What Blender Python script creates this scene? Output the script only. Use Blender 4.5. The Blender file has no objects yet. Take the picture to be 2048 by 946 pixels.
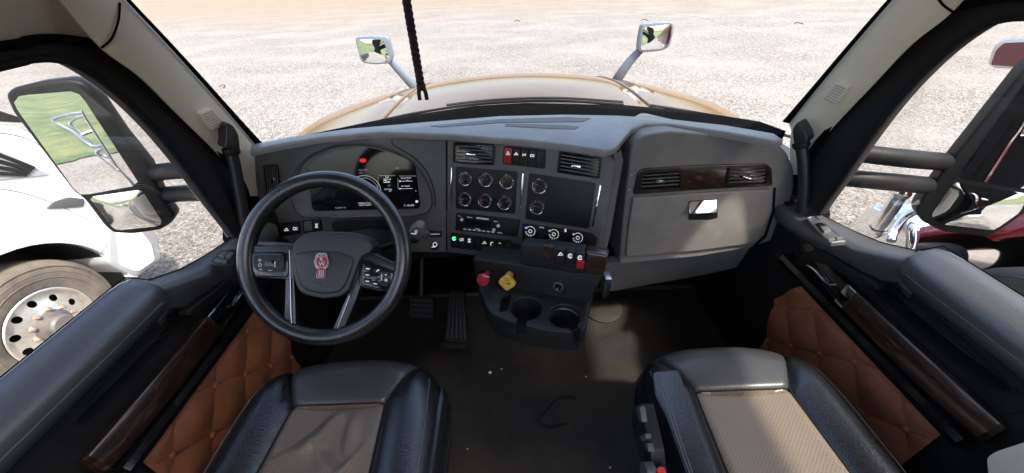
import bpy, bmesh, math, random
import numpy as np
from mathutils import Matrix, Vector
from mathutils.bvhtree import BVHTree
random.seed(7)
SC = bpy.context.scene
COL = SC.collection
rad = math.radians
# ------------------------------------------------------------------ camera
CAM = np.array([-.035, 0., 2.65]); FPX = 740.
def cam_axes(p, y, r):
    f = np.array([0, math.cos(p), -math.sin(p)]); u = np.array([0, math.sin(p), math.cos(p)]); x = np.array([1., 0, 0])
    x2 = x*math.cos(r) - u*math.sin(r); u2 = u*math.cos(r) + x*math.sin(r)
    Z = np.array([[math.cos(y), math.sin(y), 0], [-math.sin(y), math.cos(y), 0], [0, 0, 1]])
    return Z@x2, Z@u2, Z@f
CX, CU, CF = cam_axes(rad(35.7), rad(-.5), rad(2.5))
cd = bpy.data.cameras.new('camera'); cam = bpy.data.objects.new('camera', cd); COL.objects.link(cam)
cd.sensor_fit = 'HORIZONTAL'; cd.sensor_width = 36; cd.lens = FPX/2048*36; cd.clip_start = .02; cd.clip_end = 3000
cam.matrix_world = Matrix(((CX[0], CU[0], -CF[0], CAM[0]), (CX[1], CU[1], -CF[1], CAM[1]), (CX[2], CU[2], -CF[2], CAM[2]), (0, 0, 0, 1)))
SC.camera = cam
# ------------------------------------------------------------------ sky, sun, exposure
TOSUN = Vector((.51, -.45, 1.0)).normalized()
SC.world = bpy.data.worlds.new('World'); SC.world.use_nodes = True
wn = SC.world.node_tree; sky = wn.nodes.new('ShaderNodeTexSky'); sky.sky_type = 'NISHITA'; sky.sun_disc = False
sky.sun_elevation = math.asin(TOSUN.z); sky.sun_rotation = math.atan2(TOSUN.x, TOSUN.y)
sky.air_density = 1.0; sky.dust_density = 4.0; sky.ozone_density = 1.0
wn.nodes['Background'].inputs[1].default_value = .15
wn.links.new(sky.outputs[0], wn.nodes['Background'].inputs[0])
sl = bpy.data.lights.new('sun', 'SUN'); sl.energy = 2.0; sl.angle = rad(3); sl.color = (1, .95, .87)
sun = bpy.data.objects.new('sun', sl); COL.objects.link(sun); sun.rotation_euler = TOSUN.to_track_quat('Z', 'Y').to_euler()
SC.view_settings.view_transform = 'Standard'; SC.view_settings.look = 'None'
SC.view_settings.gamma = 1; SC.view_settings.use_curve_mapping = False; SC.view_settings.exposure = 2.1
SC.render.engine = 'CYCLES'
SC.cycles.use_denoising = True; SC.cycles.max_bounces = 10; SC.cycles.diffuse_bounces = 5; SC.cycles.glossy_bounces = 5
SC.cycles.transparent_max_bounces = 12; SC.cycles.transmission_bounces = 6; SC.cycles.sample_clamp_indirect = 8
SC.cycles.caustics_reflective = False; SC.cycles.caustics_refractive = False

# ------------------------------------------------------------------ materials
MATS = {}
def mat(name, col, rough=.5, metal=0., spec=.5, bump=None, coat=0., var=None, emit=None, coatrough=.05):
    m = bpy.data.materials.new(name); m.use_nodes = True; nt = m.node_tree; b = nt.nodes['Principled BSDF']
    b.inputs['Base Color'].default_value = (*col, 1); b.inputs['Roughness'].default_value = rough
    b.inputs['Metallic'].default_value = metal; b.inputs['Specular IOR Level'].default_value = spec
    b.inputs['Coat Weight'].default_value = coat; b.inputs['Coat Roughness'].default_value = coatrough
    if emit: b.inputs['Emission Color'].default_value = (*emit[0], 1); b.inputs['Emission Strength'].default_value = emit[1]
    N = nt.nodes.new; L = nt.links.new
    if bump or var: geo = N('ShaderNodeNewGeometry')
    if bump:
        tex = N('ShaderNodeTexNoise'); tex.inputs['Scale'].default_value = bump[0]; tex.inputs['Detail'].default_value = 3
        bp = N('ShaderNodeBump'); bp.inputs['Strength'].default_value = bump[1]; bp.inputs['Distance'].default_value = bump[2] if len(bump) > 2 else .002
        L(geo.outputs['Position'], tex.inputs['Vector']); L(tex.outputs['Fac'], bp.inputs['Height']); L(bp.outputs[0], b.inputs['Normal'])
    if var:  # (scale, second colour, low, high)
        tx = N('ShaderNodeTexNoise'); tx.inputs['Scale'].default_value = var[0]; tx.inputs['Detail'].default_value = 6; tx.inputs['Roughness'].default_value = .65
        mr = N('ShaderNodeMapRange'); mr.inputs['From Min'].default_value = var[2]; mr.inputs['From Max'].default_value = var[3]
        mx = N('ShaderNodeMix'); mx.data_type = 'RGBA'; mx.inputs['A'].default_value = (*col, 1); mx.inputs['B'].default_value = (*var[1], 1)
        L(geo.outputs['Position'], tx.inputs['Vector']); L(tx.outputs['Fac'], mr.inputs['Value']); L(mr.outputs[0], mx.inputs['Factor'])
        L(mx.outputs['Result'], b.inputs['Base Color'])
    MATS[name] = m
    return m
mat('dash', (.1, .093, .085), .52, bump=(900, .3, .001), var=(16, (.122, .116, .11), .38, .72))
mat('dashtop_skylit', (.185, .183, .18), .36, bump=(700, .45, .0012), var=(13, (.25, .246, .238), .35, .72))  # dash plastic made paler, for skylight and dust on the top
mat('glovebox', (.185, .173, .155), .55, bump=(800, .3, .001), var=(14, (.23, .22, .2), .38, .75))
mat('black', (.011, .011, .011), .5, spec=.35, bump=(600, .2, .001))
mat('blackdoor', (.009, .009, .009), .62, spec=.3, bump=(350, .4, .002), var=(7, (.017, .016, .015), .45, .8))
mat('pad', (.075, .077, .081), .3, spec=1., bump=(450, .35, .002), var=(6, (.075, .075, .075), .4, .8))
mat('gloss', (.008, .008, .009), .08, spec=.6)
mat('rubber', (.01, .01, .01), .75, spec=.25, bump=(200, .3, .003))
mat('wheelleather', (.015, .015, .016), .27, spec=.8, bump=(500, .25, .001), var=(9, (.03, .029, .028), .45, .75))
mat('hubpad', (.032, .032, .034), .45, bump=(1200, .3, .0006))
mat('chrome', (.85, .86, .88), .06, 1)
mat('satin', (.55, .56, .58), .28, 1)
mat('white', (.75, .75, .75), .5)
mat('white_glowprint', (.8, .8, .8), .5, emit=((1, 1, 1), .12))  # print with a faint added glow, on screens and plain labels alike
mat('dim_glowprint', (.35, .36, .38), .5, emit=((1, 1, 1), .05))  # dimmer print, also given a slight glow
mat('greenlamp', (.05, .5, .2), .5, emit=((.1, 1, .35), .5))
mat('redlamp', (.6, .02, .02), .5, emit=((1, .03, .03), .35))
mat('bluelamp', (.1, .15, .6), .5, emit=((.2, .3, 1), .5))
mat('redplastic', (.34, .012, .018), .35)
mat('redknob', (.38, .03, .035), .4)
mat('yellowknob', (.62, .42, .06), .45)
mat('needle', (.55, .12, .05), .5, emit=((1, .2, .08), .04))  # needle paint with a slight glow added
mat('dial', (.012, .012, .013), .3)
mat('beige', (.8, .71, .56), .65, bump=(500, .2, .001), var=(3, (.82, .74, .6), .4, .7))
mat('headliner', (.68, .6, .48), .9, bump=(900, .5, .002))
mat('felt', (.006, .0055, .0055), 1, spec=.05, bump=(700, .6, .002))
mat('orange', (.28, .098, .046), .6, bump=(260, .35, .002), var=(14, (.35, .13, .062), .35, .7))
mat('leather', (.009, .0095, .011), .27, spec=.8, bump=(240, .4, .002), var=(10, (.017, .0175, .019), .4, .8))
mat('brownthread', (.16, .05, .025), .7)
mat('thread', (.12, .12, .125), .7)
mat('hood', (.1, .055, .019), .08, 0, spec=.35, var=(2.2, (.145, .082, .03), .35, .7))
mat('reflectedred', (.13, .008, .016), .12, coat=.6)
mat('mirrorglass', (.9, .92, .93), .015, 1)
mat('satinblack', (.006, .006, .007), .4, spec=0.)
mat('handle', (.022, .022, .023), .36)
mat('framefelt', (.02, .0185, .018), .9, spec=.2, bump=(700, .6, .002))
mat('housing', (.009, .0092, .01), .5, spec=.2, bump=(400, .25, .001))
mat('trucksilver', (.13, .15, .18), .35)
mat('whitepaint', (.82, .83, .84), .2, coat=.6, var=(3, (.76, .77, .78), .4, .7))
mat('greypaint', (.3, .31, .33), .35)
mat('redpaint', (.33, .015, .025), .18, coat=.8)
mat('blackpaint', (.008, .008, .009), .08, coat=1)
mat('tyre', (.07, .062, .054), .85, bump=(60, .3, .004), var=(5, (.16, .135, .105), .35, .7))
mat('shadedtyre', (.04, .038, .037), .85, bump=(60, .3, .004), var=(5, (.07, .065, .06), .35, .7))  # tyre rubber darkened: shade on the red truck put into the colour
mat('alloy', (.72, .7, .67), .3, .85, var=(9, (.5, .45, .38), .5, .8))
mat('hubgrey', (.09, .09, .095), .45, var=(20, (.14, .12, .1), .4, .7))
mat('rusty', (.4, .33, .27), .5, .6, var=(30, (.3, .19, .12), .4, .7))
mat('cord', (.03, .012, .014), .8, bump=(900, .5, .002))
mat('buckle', (.6, .03, .02), .35)
mat('greyplastic', (.07, .07, .075), .5)
mat('debris', (.75, .72, .65), .7)
mat('grassfield', (.035, .07, .016), .9, bump=(8, .8, .1), var=(.5, (.13, .14, .045), .4, .64))

def nodes(m): return m.node_tree.nodes.new, m.node_tree.links.new, m.node_tree.nodes['Principled BSDF']
# gravel lot: pale crushed stone, each stone its own tint, dirt towards the far side
g = mat('gravel', (.4, .38, .35), .95, spec=.2); N, L, B = nodes(g)
geo = N('ShaderNodeNewGeometry')
v1 = N('ShaderNodeTexVoronoi'); v1.inputs['Scale'].default_value = 52; v2 = N('ShaderNodeTexVoronoi'); v2.inputs['Scale'].default_value = 21
for v in (v1, v2): L(geo.outputs['Position'], v.inputs['Vector'])
sp = N('ShaderNodeSeparateColor'); L(v1.outputs['Color'], sp.inputs[0])
rp = N('ShaderNodeValToRGB'); e = rp.color_ramp.elements; e[0].position = 0; e[0].color = (.03, .028, .026, 1); e[1].position = 1; e[1].color = (.42, .4, .374, 1)
for pos, c in ((.08, (.06, .054, .049)), (.16, (.13, .12, .109)), (.4, (.215, .202, .186)), (.52, (.22, .172, .13)), (.58, (.2, .191, .186)), (.85, (.27, .255, .236))):
    k = e.new(pos); k.color = (*c, 1)
L(sp.outputs[0], rp.inputs[0])
sp2 = N('ShaderNodeSeparateColor'); L(v2.outputs['Color'], sp2.inputs[0])
rp2 = N('ShaderNodeValToRGB'); rp2.color_ramp.elements[0].color = (.62, .6, .585, 1); rp2.color_ramp.elements[1].color = (1.12, 1.11, 1.09, 1); L(sp2.outputs[1], rp2.inputs[0])
m1 = N('ShaderNodeMix'); m1.data_type = 'RGBA'; m1.blend_type = 'MULTIPLY'; m1.inputs['Factor'].default_value = 1
L(rp.outputs[0], m1.inputs['A']); L(rp2.outputs[0], m1.inputs['B'])
n1 = N('ShaderNodeTexNoise'); n1.inputs['Scale'].default_value = 1; n1.inputs['Detail'].default_value = 7; mpg = N('ShaderNodeMapping'); mpg.inputs['Scale'].default_value = (.3, .42, 1); mpg.inputs['Rotation'].default_value = (0, 0, .2); L(geo.outputs['Position'], mpg.inputs[0]); L(mpg.outputs[0], n1.inputs['Vector'])
mr = N('ShaderNodeMapRange'); mr.inputs['From Min'].default_value = .42; mr.inputs['From Max'].default_value = .68; L(n1.outputs['Fac'], mr.inputs['Value'])
m2 = N('ShaderNodeMix'); m2.data_type = 'RGBA'; m2.inputs['B'].default_value = (.27, .253, .232, 1); L(m1.outputs['Result'], m2.inputs['A'])
mm = N('ShaderNodeMath'); mm.operation = 'MULTIPLY'; mm.inputs[1].default_value = .5; L(mr.outputs[0], mm.inputs[0]); L(mm.outputs[0], m2.inputs['Factor'])
sx = N('ShaderNodeSeparateXYZ'); L(geo.outputs['Position'], sx.inputs[0])
n2 = N('ShaderNodeTexNoise'); n2.inputs['Scale'].default_value = .08; n2.inputs['Detail'].default_value = 4; L(geo.outputs['Position'], n2.inputs['Vector'])
ma = N('ShaderNodeMath'); ma.operation = 'MULTIPLY_ADD'; ma.inputs[1].default_value = 22; L(n2.outputs['Fac'], ma.inputs[0]); L(sx.outputs[1], ma.inputs[2])
mr2 = N('ShaderNodeMapRange'); mr2.inputs['From Min'].default_value = 36; mr2.inputs['From Max'].default_value = 62; mr2.inputs['To Max'].default_value = .6; L(ma.outputs[0], mr2.inputs['Value'])
m3 = N('ShaderNodeMix'); m3.data_type = 'RGBA'; m3.inputs['B'].default_value = (.21, .145, .09, 1); L(m2.outputs['Result'], m3.inputs['A']); L(mr2.outputs[0], m3.inputs['Factor'])
L(m3.outputs['Result'], B.inputs['Base Color'])
bp = N('ShaderNodeBump'); bp.inputs['Strength'].default_value = .5; bp.inputs['Distance'].default_value = .02; bp.invert = True
L(v1.outputs['Distance'], bp.inputs['Height']); L(bp.outputs[0], B.inputs['Normal'])
# rubber floor mat with dried dust tracked over it
fm = mat('floormat', (.022, .021, .02), .7); N, L, B = nodes(fm)
geo = N('ShaderNodeNewGeometry'); nn = N('ShaderNodeTexNoise'); nn.inputs['Scale'].default_value = 3.2; nn.inputs['Detail'].default_value = 9; nn.inputs['Roughness'].default_value = .62
L(geo.outputs['Position'], nn.inputs['Vector']); mr = N('ShaderNodeMapRange'); mr.inputs['From Min'].default_value = .4; mr.inputs['From Max'].default_value = .72; L(nn.outputs['Fac'], mr.inputs['Value'])
nf = N('ShaderNodeTexNoise'); nf.inputs['Scale'].default_value = 160; L(geo.outputs['Position'], nf.inputs['Vector'])
mu = N('ShaderNodeMath'); mu.operation = 'MULTIPLY'; L(mr.outputs[0], mu.inputs[0]); L(nf.outputs['Fac'], mu.inputs[1])
mx = N('ShaderNodeMix'); mx.data_type = 'RGBA'; mx.inputs['A'].default_value = (.009, .0085, .008, 1); mx.inputs['B'].default_value = (.075, .062, .043, 1); L(mu.outputs[0], mx.inputs['Factor']); L(mx.outputs['Result'], B.inputs['Base Color'])
bp = N('ShaderNodeBump'); bp.inputs['Strength'].default_value = .35; bp.inputs['Distance'].default_value = .003; L(nf.outputs['Fac'], bp.inputs['Height']); L(bp.outputs[0], B.inputs['Normal'])
# perforated leathers
def perforated(name, col, col2):
    m = mat(name, col, .32); N, L, B = nodes(m); geo = N('ShaderNodeNewGeometry'); s = N('ShaderNodeSeparateXYZ'); L(geo.outputs['Position'], s.inputs[0])
    fr = []
    for k in (0, 1):
        a = N('ShaderNodeMath'); a.operation = 'ADD' if k == 0 else 'SUBTRACT'; L(s.outputs[0], a.inputs[0]); L(s.outputs[1], a.inputs[1])
        q = N('ShaderNodeMath'); q.operation = 'MULTIPLY'; q.inputs[1].default_value = 2*math.pi/.0092; L(a.outputs[0], q.inputs[0])
        c = N('ShaderNodeMath'); c.operation = 'COSINE'; L(q.outputs[0], c.inputs[0]); fr.append(c)
    ad = N('ShaderNodeMath'); ad.operation = 'ADD'; L(fr[0].outputs[0], ad.inputs[0]); L(fr[1].outputs[0], ad.inputs[1])
    r = N('ShaderNodeMapRange'); r.inputs['From Min'].default_value = .9; r.inputs['From Max'].default_value = 1.4; L(ad.outputs[0], r.inputs['Value'])
    nz = N('ShaderNodeTexNoise'); nz.inputs['Scale'].default_value = 9; nz.inputs['Detail'].default_value = 5; L(geo.outputs['Position'], nz.inputs['Vector'])
    x0 = N('ShaderNodeMix'); x0.data_type = 'RGBA'; x0.inputs['A'].default_value = (*col, 1); x0.inputs['B'].default_value = (*col2, 1); L(nz.outputs['Fac'], x0.inputs['Factor'])
    x1 = N('ShaderNodeMix'); x1.data_type = 'RGBA'; x1.inputs['B'].default_value = (.006, .006, .006, 1); L(x0.outputs['Result'], x1.inputs['A']); hm_ = N('ShaderNodeMath'); hm_.operation = 'MULTIPLY'; hm_.inputs[1].default_value = .42; L(r.outputs[0], hm_.inputs[0]); L(hm_.outputs[0], x1.inputs['Factor']); L(x1.outputs['Result'], B.inputs['Base Color'])
    bp = N('ShaderNodeBump'); bp.invert = True; bp.inputs['Strength'].default_value = .5; bp.inputs['Distance'].default_value = .001; L(r.outputs[0], bp.inputs['Height']); L(bp.outputs[0], B.inputs['Normal'])
perforated('perfblack', (.045, .045, .046), (.062, .062, .062))
perforated('perftaupe_sunlit', (.17, .135, .1), (.23, .187, .142))  # the taupe made lighter and warmer, sunlight on the passenger seat painted in
perforated('perftaupe', (.13, .106, .083), (.18, .148, .115))
# polished burl wood
wm = mat('wood', (.05, .02, .012), .3, coat=.6, coatrough=.12); N, L, B = nodes(wm)
geo = N('ShaderNodeNewGeometry'); mp = N('ShaderNodeMapping'); mp.inputs['Scale'].default_value = (7, 5, 26); L(geo.outputs['Position'], mp.inputs[0])
nz = N('ShaderNodeTexNoise'); nz.inputs['Scale'].default_value = 3; nz.inputs['Detail'].default_value = 8; nz.inputs['Distortion'].default_value = 1.6; L(mp.outputs[0], nz.inputs['Vector'])
rp = N('ShaderNodeValToRGB'); e = rp.color_ramp.elements; e[0].position = .32; e[0].color = (.008, .0048, .004, 1); e[1].position = .74; e[1].color = (.12, .052, .03, 1); k = e.new(.55); k.color = (.032, .014, .009, 1)
L(nz.outputs['Fac'], rp.inputs[0]); L(rp.outputs[0], B.inputs['Base Color'])
# clear and tinted window glass: one thin sheet
def glass(name, tint, refl=1.45, amt=.6):
    m = bpy.data.materials.new(name); m.use_nodes = True; nt = m.node_tree; nt.nodes.remove(nt.nodes['Principled BSDF'])
    N = nt.nodes.new; t = N('ShaderNodeBsdfTransparent'); t.inputs[0].default_value = (*tint, 1); gl = N('ShaderNodeBsdfGlossy'); gl.inputs['Roughness'].default_value = .02
    fr = N('ShaderNodeFresnel'); fr.inputs[0].default_value = refl; mu = N('ShaderNodeMath'); mu.operation = 'MULTIPLY'; mu.inputs[1].default_value = amt; nt.links.new(fr.outputs[0], mu.inputs[0])
    mx = N('ShaderNodeMixShader'); nt.links.new(mu.outputs[0], mx.inputs[0]); nt.links.new(t.outputs[0], mx.inputs[1]); nt.links.new(gl.outputs[0], mx.inputs[2])
    nt.links.new(mx.outputs[0], nt.nodes['Material Output'].inputs[0]); MATS[name] = m
glass('windshieldglass', (.93, .95, .94)); glass('doorglass', (.95, .95, .94), amt=.25); glass('dialglass', (.95, .95, .95))

# ------------------------------------------------------------------ geometry helpers
def unit(v): v = np.array(v, float); return v/np.linalg.norm(v)
def ray(px, py): return (px-1024)/FPX*CX - (py-473)/FPX*CU + CF
class Plane:
    def __init__(s, p, n):
        s.p = np.array(p, float); s.n = unit(n)
        up = np.array([0, 0, 1.]) if abs(s.n[2]) < .95 else np.array([0, 1., 0])
        s.u = unit(np.cross(up, s.n)); s.v = np.cross(s.n, s.u)
    def at(s, px, py, h=0):
        d = ray(px, py); return CAM + d*(((s.p + s.n*h - CAM)@s.n)/(d@s.n))
def Xp(x): return Plane((x, 0, 0), (-math.copysign(1, x), 0, 0))
def Yp(y): return Plane((0, y, 0), (0, -1, 0))
def Zp(z): return Plane((0, 0, z), (0, 0, 1))
ORG = {}; FLIP = [1]
def empty(name, loc, label, cat, group=None):
    o = bpy.data.objects.new(name, None); COL.objects.link(o); o.empty_display_size = .05
    loc = np.array(loc, float)*np.array([FLIP[0], 1, 1]); o.location = loc; ORG[o.name] = loc
    o['label'] = label; o['category'] = cat
    if group: o['group'] = group
    return o
def mk(name, vs, fs, m, parent=None, label=None, cat=None, group=None, kind=None, sharp=40, bevel=None):
    vs = np.array(vs, float)
    if FLIP[0] < 0: vs = vs*np.array([-1, 1, 1]); fs = [tuple(reversed(f)) for f in fs]
    if parent is not None: org = ORG[parent.name]
    else: org = np.array([(vs[:, 0].min()+vs[:, 0].max())/2, (vs[:, 1].min()+vs[:, 1].max())/2, vs[:, 2].min()])
    me = bpy.data.meshes.new(name); me.from_pydata([tuple(v) for v in vs-org], [], [tuple(int(i) for i in f) for f in fs]); me.update()
    me.materials.append(MATS[m])
    bm = bmesh.new(); bm.from_mesh(me)
    bmesh.ops.recalc_face_normals(bm, faces=bm.faces)
    if bevel: bmesh.ops.bevel(bm, geom=[e for e in bm.edges if e.is_manifold and e.calc_face_angle(0) > .6], offset=bevel, segments=2, profile=.6, affect='EDGES', clamp_overlap=True)
    bm.to_mesh(me); bm.free()
    me.shade_smooth(); me.set_sharp_from_angle(angle=rad(sharp))
    o = bpy.data.objects.new(name, me); COL.objects.link(o)
    if parent is not None: o.parent = parent
    else: o.location = org
    ORG[o.name] = org
    for k, v in (('label', label), ('category', cat), ('group', group), ('kind', kind)):
        if v: o[k] = v
    return o
def rnd(pts, r, seg=4):
    """round the corners of a closed 2-D outline"""
    out = []; n = len(pts); rr = r if isinstance(r, (list, tuple)) else [r]*n
    for i in range(n):
        a, b, c = (np.array(pts[(i+k) % n], float) for k in (-1, 0, 1)); q = rr[i]
        if q <= 0: out.append(tuple(b)); continue
        la, lc = np.linalg.norm(a-b), np.linalg.norm(c-b); d = min(q, la*.48, lc*.48)
        p, s = b+(a-b)/la*d, b+(c-b)/lc*d
        for k in range(seg+1):
            t = k/seg; out.append(tuple((1-t)**2*p + 2*t*(1-t)*b + t*t*s))
    return out
def rect(x0, y0, x1, y1, r=0, seg=3): 
    p = [(x0, y0), (x1, y0), (x1, y1), (x0, y1)]; return rnd(p, r, seg) if r else p
def ell(cx, cy, rx, ry, n=24): return [(cx+rx*math.cos(2*math.pi*k/n), cy+ry*math.sin(2*math.pi*k/n)) for k in range(n)]
def extrude(name, front, nrm, depth, m, parent=None, bevel=0, seg=3, **kw):
    """solid from a planar outline: front face points, pushed back by depth along -nrm, front rim rounded"""
    front = [np.array(p, float) for p in front]; n = len(front); nrm = np.array(nrm, float)
    bm = bmesh.new(); f = [bm.verts.new(p) for p in front]; b = [bm.verts.new(p-nrm*depth) for p in front]
    ff = bm.faces.new(f); bm.faces.new(list(reversed(b)))
    for i in range(n): bm.faces.new((f[i], b[i], b[(i+1) % n], f[(i+1) % n]))
    bmesh.ops.recalc_face_normals(bm, faces=bm.faces)
    if bevel: bmesh.ops.bevel(bm, geom=list(ff.edges), offset=bevel, segments=seg, profile=.5, affect='EDGES', clamp_overlap=True)
    bm.verts.index_update(); vs = [tuple(v.co) for v in bm.verts]; fs = [[v.index for v in q.verts] for q in bm.faces]; bm.free()
    return mk(name, vs, fs, m, parent, **kw)
def prism(name, pl, px, h, depth, m, parent=None, bevel=0, seg=3, **kw):
    return extrude(name, [pl.at(x, y, h) for x, y in px], pl.n, depth, m, parent, bevel, seg, **kw)
def resample(loop, n):
    p = np.array(loop, float); p = np.vstack([p, p[:1]]); d = np.r_[0, np.cumsum(np.linalg.norm(np.diff(p, axis=0), axis=1))]
    t = np.linspace(0, d[-1], n+1)[:-1]; return np.stack([np.interp(t, d, p[:, k]) for k in range(p.shape[1])], 1)
def loft(name, rings, m, parent=None, closed=True, cap=(False, False), **kw):
    n = len(rings[0]); vs = [v for r in rings for v in r]; fs = []
    for j in range(len(rings)-1):
        for i in range(n if closed else n-1):
            k = (i+1) % n; fs.append((j*n+i, j*n+k, (j+1)*n+k, (j+1)*n+i))
    if cap[0]: fs.append(tuple(range(n)))
    if cap[1]: fs.append(tuple((len(rings)-1)*n+i for i in range(n)))
    return mk(name, vs, fs, m, parent, **kw)
def frame(name, pl, outer, inner, prof, m, parent=None, n=64, **kw):
    """closed rim between two pixel outlines; prof = [(0..1 from outer to inner, height)]"""
    o = resample(outer, n); c = np.array(inner, float).mean(0); q = resample(inner, 400); ang = np.arctan2(*(q-c).T[::-1]); ii = []
    for p in o:
        a = math.atan2(p[1]-c[1], p[0]-c[0]); d = np.abs((ang-a+math.pi) % (2*math.pi)-math.pi); ii.append(q[d.argmin()])
    rings = [[pl.at(*(o[k]*(1-t)+ii[k]*t), h) for k in range(n)] for t, h in prof]
    return loft(name, rings, m, parent, **kw)
def smooth(pts, k=6):
    P = [np.array(p, float) for p in pts]; P = [2*P[0]-P[1]]+P+[2*P[-1]-P[-2]]; out = []
    for i in range(1, len(P)-2):
        a, b, c, d = P[i-1:i+3]
        for s in range(k):
            t = s/k; out.append(.5*(2*b+(c-a)*t+(2*a-5*b+4*c-d)*t*t+(3*b-a-3*c+d)*t**3))
    out.append(P[-2]); return out
def tube(name, pts, r, m, parent=None, seg=10, closed=False, sq=None, **kw):
    P = [np.array(p, float) for p in pts]; n = len(P); R = r if hasattr(r, '__len__') else [r]*n; rings = []; up = None
    for i in range(n):
        t = unit(P[(i+1) % n]-P[i-1]) if closed else unit(P[min(i+1, n-1)]-P[max(i-1, 0)])
        if up is None: up = unit(np.cross(t, (0, 0, 1) if abs(t[2]) < .9 else (0, 1, 0)))
        up = unit(up-t*(up@t)); w = np.cross(t, up)
        rings.append([P[i]+R[i]*(up*math.cos(2*math.pi*k/seg)+w*math.sin(2*math.pi*k/seg)*(sq or 1)) for k in range(seg)])
    if closed: rings.append(rings[0])
    return loft(name, rings, m, parent, cap=(not closed, not closed), **kw)
def lathe(name, c, ax, prof, m, parent=None, seg=28, **kw):
    c = np.array(c, float); ax = unit(ax); a = unit(np.cross(ax, (0, 0, 1) if abs(ax[2]) < .9 else (0, 1, 0))); b = np.cross(ax, a)
    rings = [[c+ax*h+r*(a*math.cos(2*math.pi*k/seg)+b*math.sin(2*math.pi*k/seg)) for k in range(seg)] for r, h in prof]
    return loft(name, rings, m, parent, cap=(prof[0][0] < .2*max(p[0] for p in prof) or kw.pop('cap0', False), prof[-1][0] < .2*max(p[0] for p in prof) or kw.pop('cap1', False)), **kw)
def bar(name, pl, a, b, hw, h0, h1, m, parent=None, bevel=None, **kw):
    """a box lying on a plane from pixel a to pixel b, hw half width in metres, from height h0 to h1"""
    A, B_ = pl.at(*a, h1), pl.at(*b, h1); t = unit(B_-A); s = np.cross(pl.n, t); vs = []
    for h in (h0-h1, 0):
        for p, q in ((A, -1), (B_, -1), (B_, 1), (A, 1)): vs.append(p+s*hw*q+pl.n*h)
    return mk(name, vs, [(0, 1, 2, 3), (4, 5, 6, 7), (0, 1, 5, 4), (1, 2, 6, 5), (2, 3, 7, 6), (3, 0, 4, 7)], m, parent, bevel=bevel, **kw)
def box(name, lo, hi, m, parent=None, bevel=None, **kw):
    (a, b, c), (d, e, f) = lo, hi
    return mk(name, [(a, b, c), (d, b, c), (d, e, c), (a, e, c), (a, b, f), (d, b, f), (d, e, f), (a, e, f)], [(0, 1, 2, 3), (4, 5, 6, 7), (0, 1, 5, 4), (1, 2, 6, 5), (2, 3, 7, 6), (3, 0, 4, 7)], m, parent, bevel=bevel, **kw)
def strip(name, A, B_, nrm, bulge, thick, m, parent=None, nb=8, **kw):
    """a rounded band between two edge curves, bulging towards nrm, with a back face"""
    nrm = unit(nrm); A = smooth(A, 4); B_ = smooth(B_, 4); n = min(len(A), len(B_)); rings = []
    for i in range(n):
        r = [A[i]*(1-t)+B_[i]*t+nrm*bulge*(1-(2*t-1)**2)**.75 for t in np.linspace(0, 1, nb+1)]
        r += [B_[i]-nrm*thick, A[i]-nrm*thick]; rings.append(r)
    return loft(name, rings, m, parent, cap=(True, True), **kw)
def grid(name, fn, us, vs_, m, parent=None, keep=None, **kw):
    P = [fn(u, v) for v in vs_ for u in us]; n = len(us); F = []
    for j in range(len(vs_)-1):
        for i in range(n-1):
            if keep is None or keep((us[i]+us[i+1])/2, (vs_[j]+vs_[j+1])/2): F.append((j*n+i, j*n+i+1, (j+1)*n+i+1, (j+1)*n+i))
    used = sorted({k for f in F for k in f}); mp = {k: i for i, k in enumerate(used)}
    return mk(name, [P[k] for k in used], [tuple(mp[k] for k in f) for f in F], m, parent, **kw)
def merged(name, boxes, m, parent=None, **kw):
    """several tiny printed marks of one glyph: list of (vs, fs)"""
    V, F = [], []
    for vs, fs in boxes:
        o = len(V); V += list(vs); F += [tuple(i+o for i in f) for f in fs]
    return mk(name, V, F, m, parent, **kw)
def mark(pl, a, b, hw, h=.0012):
    A, B_ = pl.at(*a, h), pl.at(*b, h); t = unit(B_-A); s = np.cross(pl.n, t)*hw
    return [A-s, B_-s, B_+s, A+s], [(0, 1, 2, 3)]
def ringmark(pl, cx, cy, r, w, h=.0012, a0=0, a1=360, n=16):
    V, F = [], []
    for k in range(n+1):
        a = rad(a0+(a1-a0)*k/n)
        for q in (r-w/2, r+w/2): V.append(pl.at(cx+q*math.cos(a), cy+q*math.sin(a), h))
    return V, [(2*k, 2*k+1, 2*k+3, 2*k+2) for k in range(n)]
def text(name, s, pl, px, py, size, m, parent=None, h=.0015, rot=0, center=True, depth=0):
    c = bpy.data.curves.new('t', 'FONT'); c.body = s; c.size = size; c.align_x = 'CENTER' if center else 'LEFT'; c.align_y = 'CENTER'; c.resolution_u = 2; c.extrude = depth
    o = bpy.data.objects.new('t', c); COL.objects.link(o); bpy.context.view_layer.update()
    me = o.evaluated_get(bpy.context.evaluated_depsgraph_get()).to_mesh()
    vs = np.array([v.co for v in me.vertices]); fs = [list(p.vertices) for p in me.polygons]
    bpy.data.objects.remove(o); bpy.data.curves.remove(c)
    cr, sr = math.cos(rad(rot)), math.sin(rad(rot)); q = pl.at(px, py, h+depth)
    P = [q+pl.u*(x*cr-y*sr)+pl.v*(x*sr+y*cr)+pl.n*z for x, y, z in vs]
    return mk(name, P, fs, m, parent)
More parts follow.
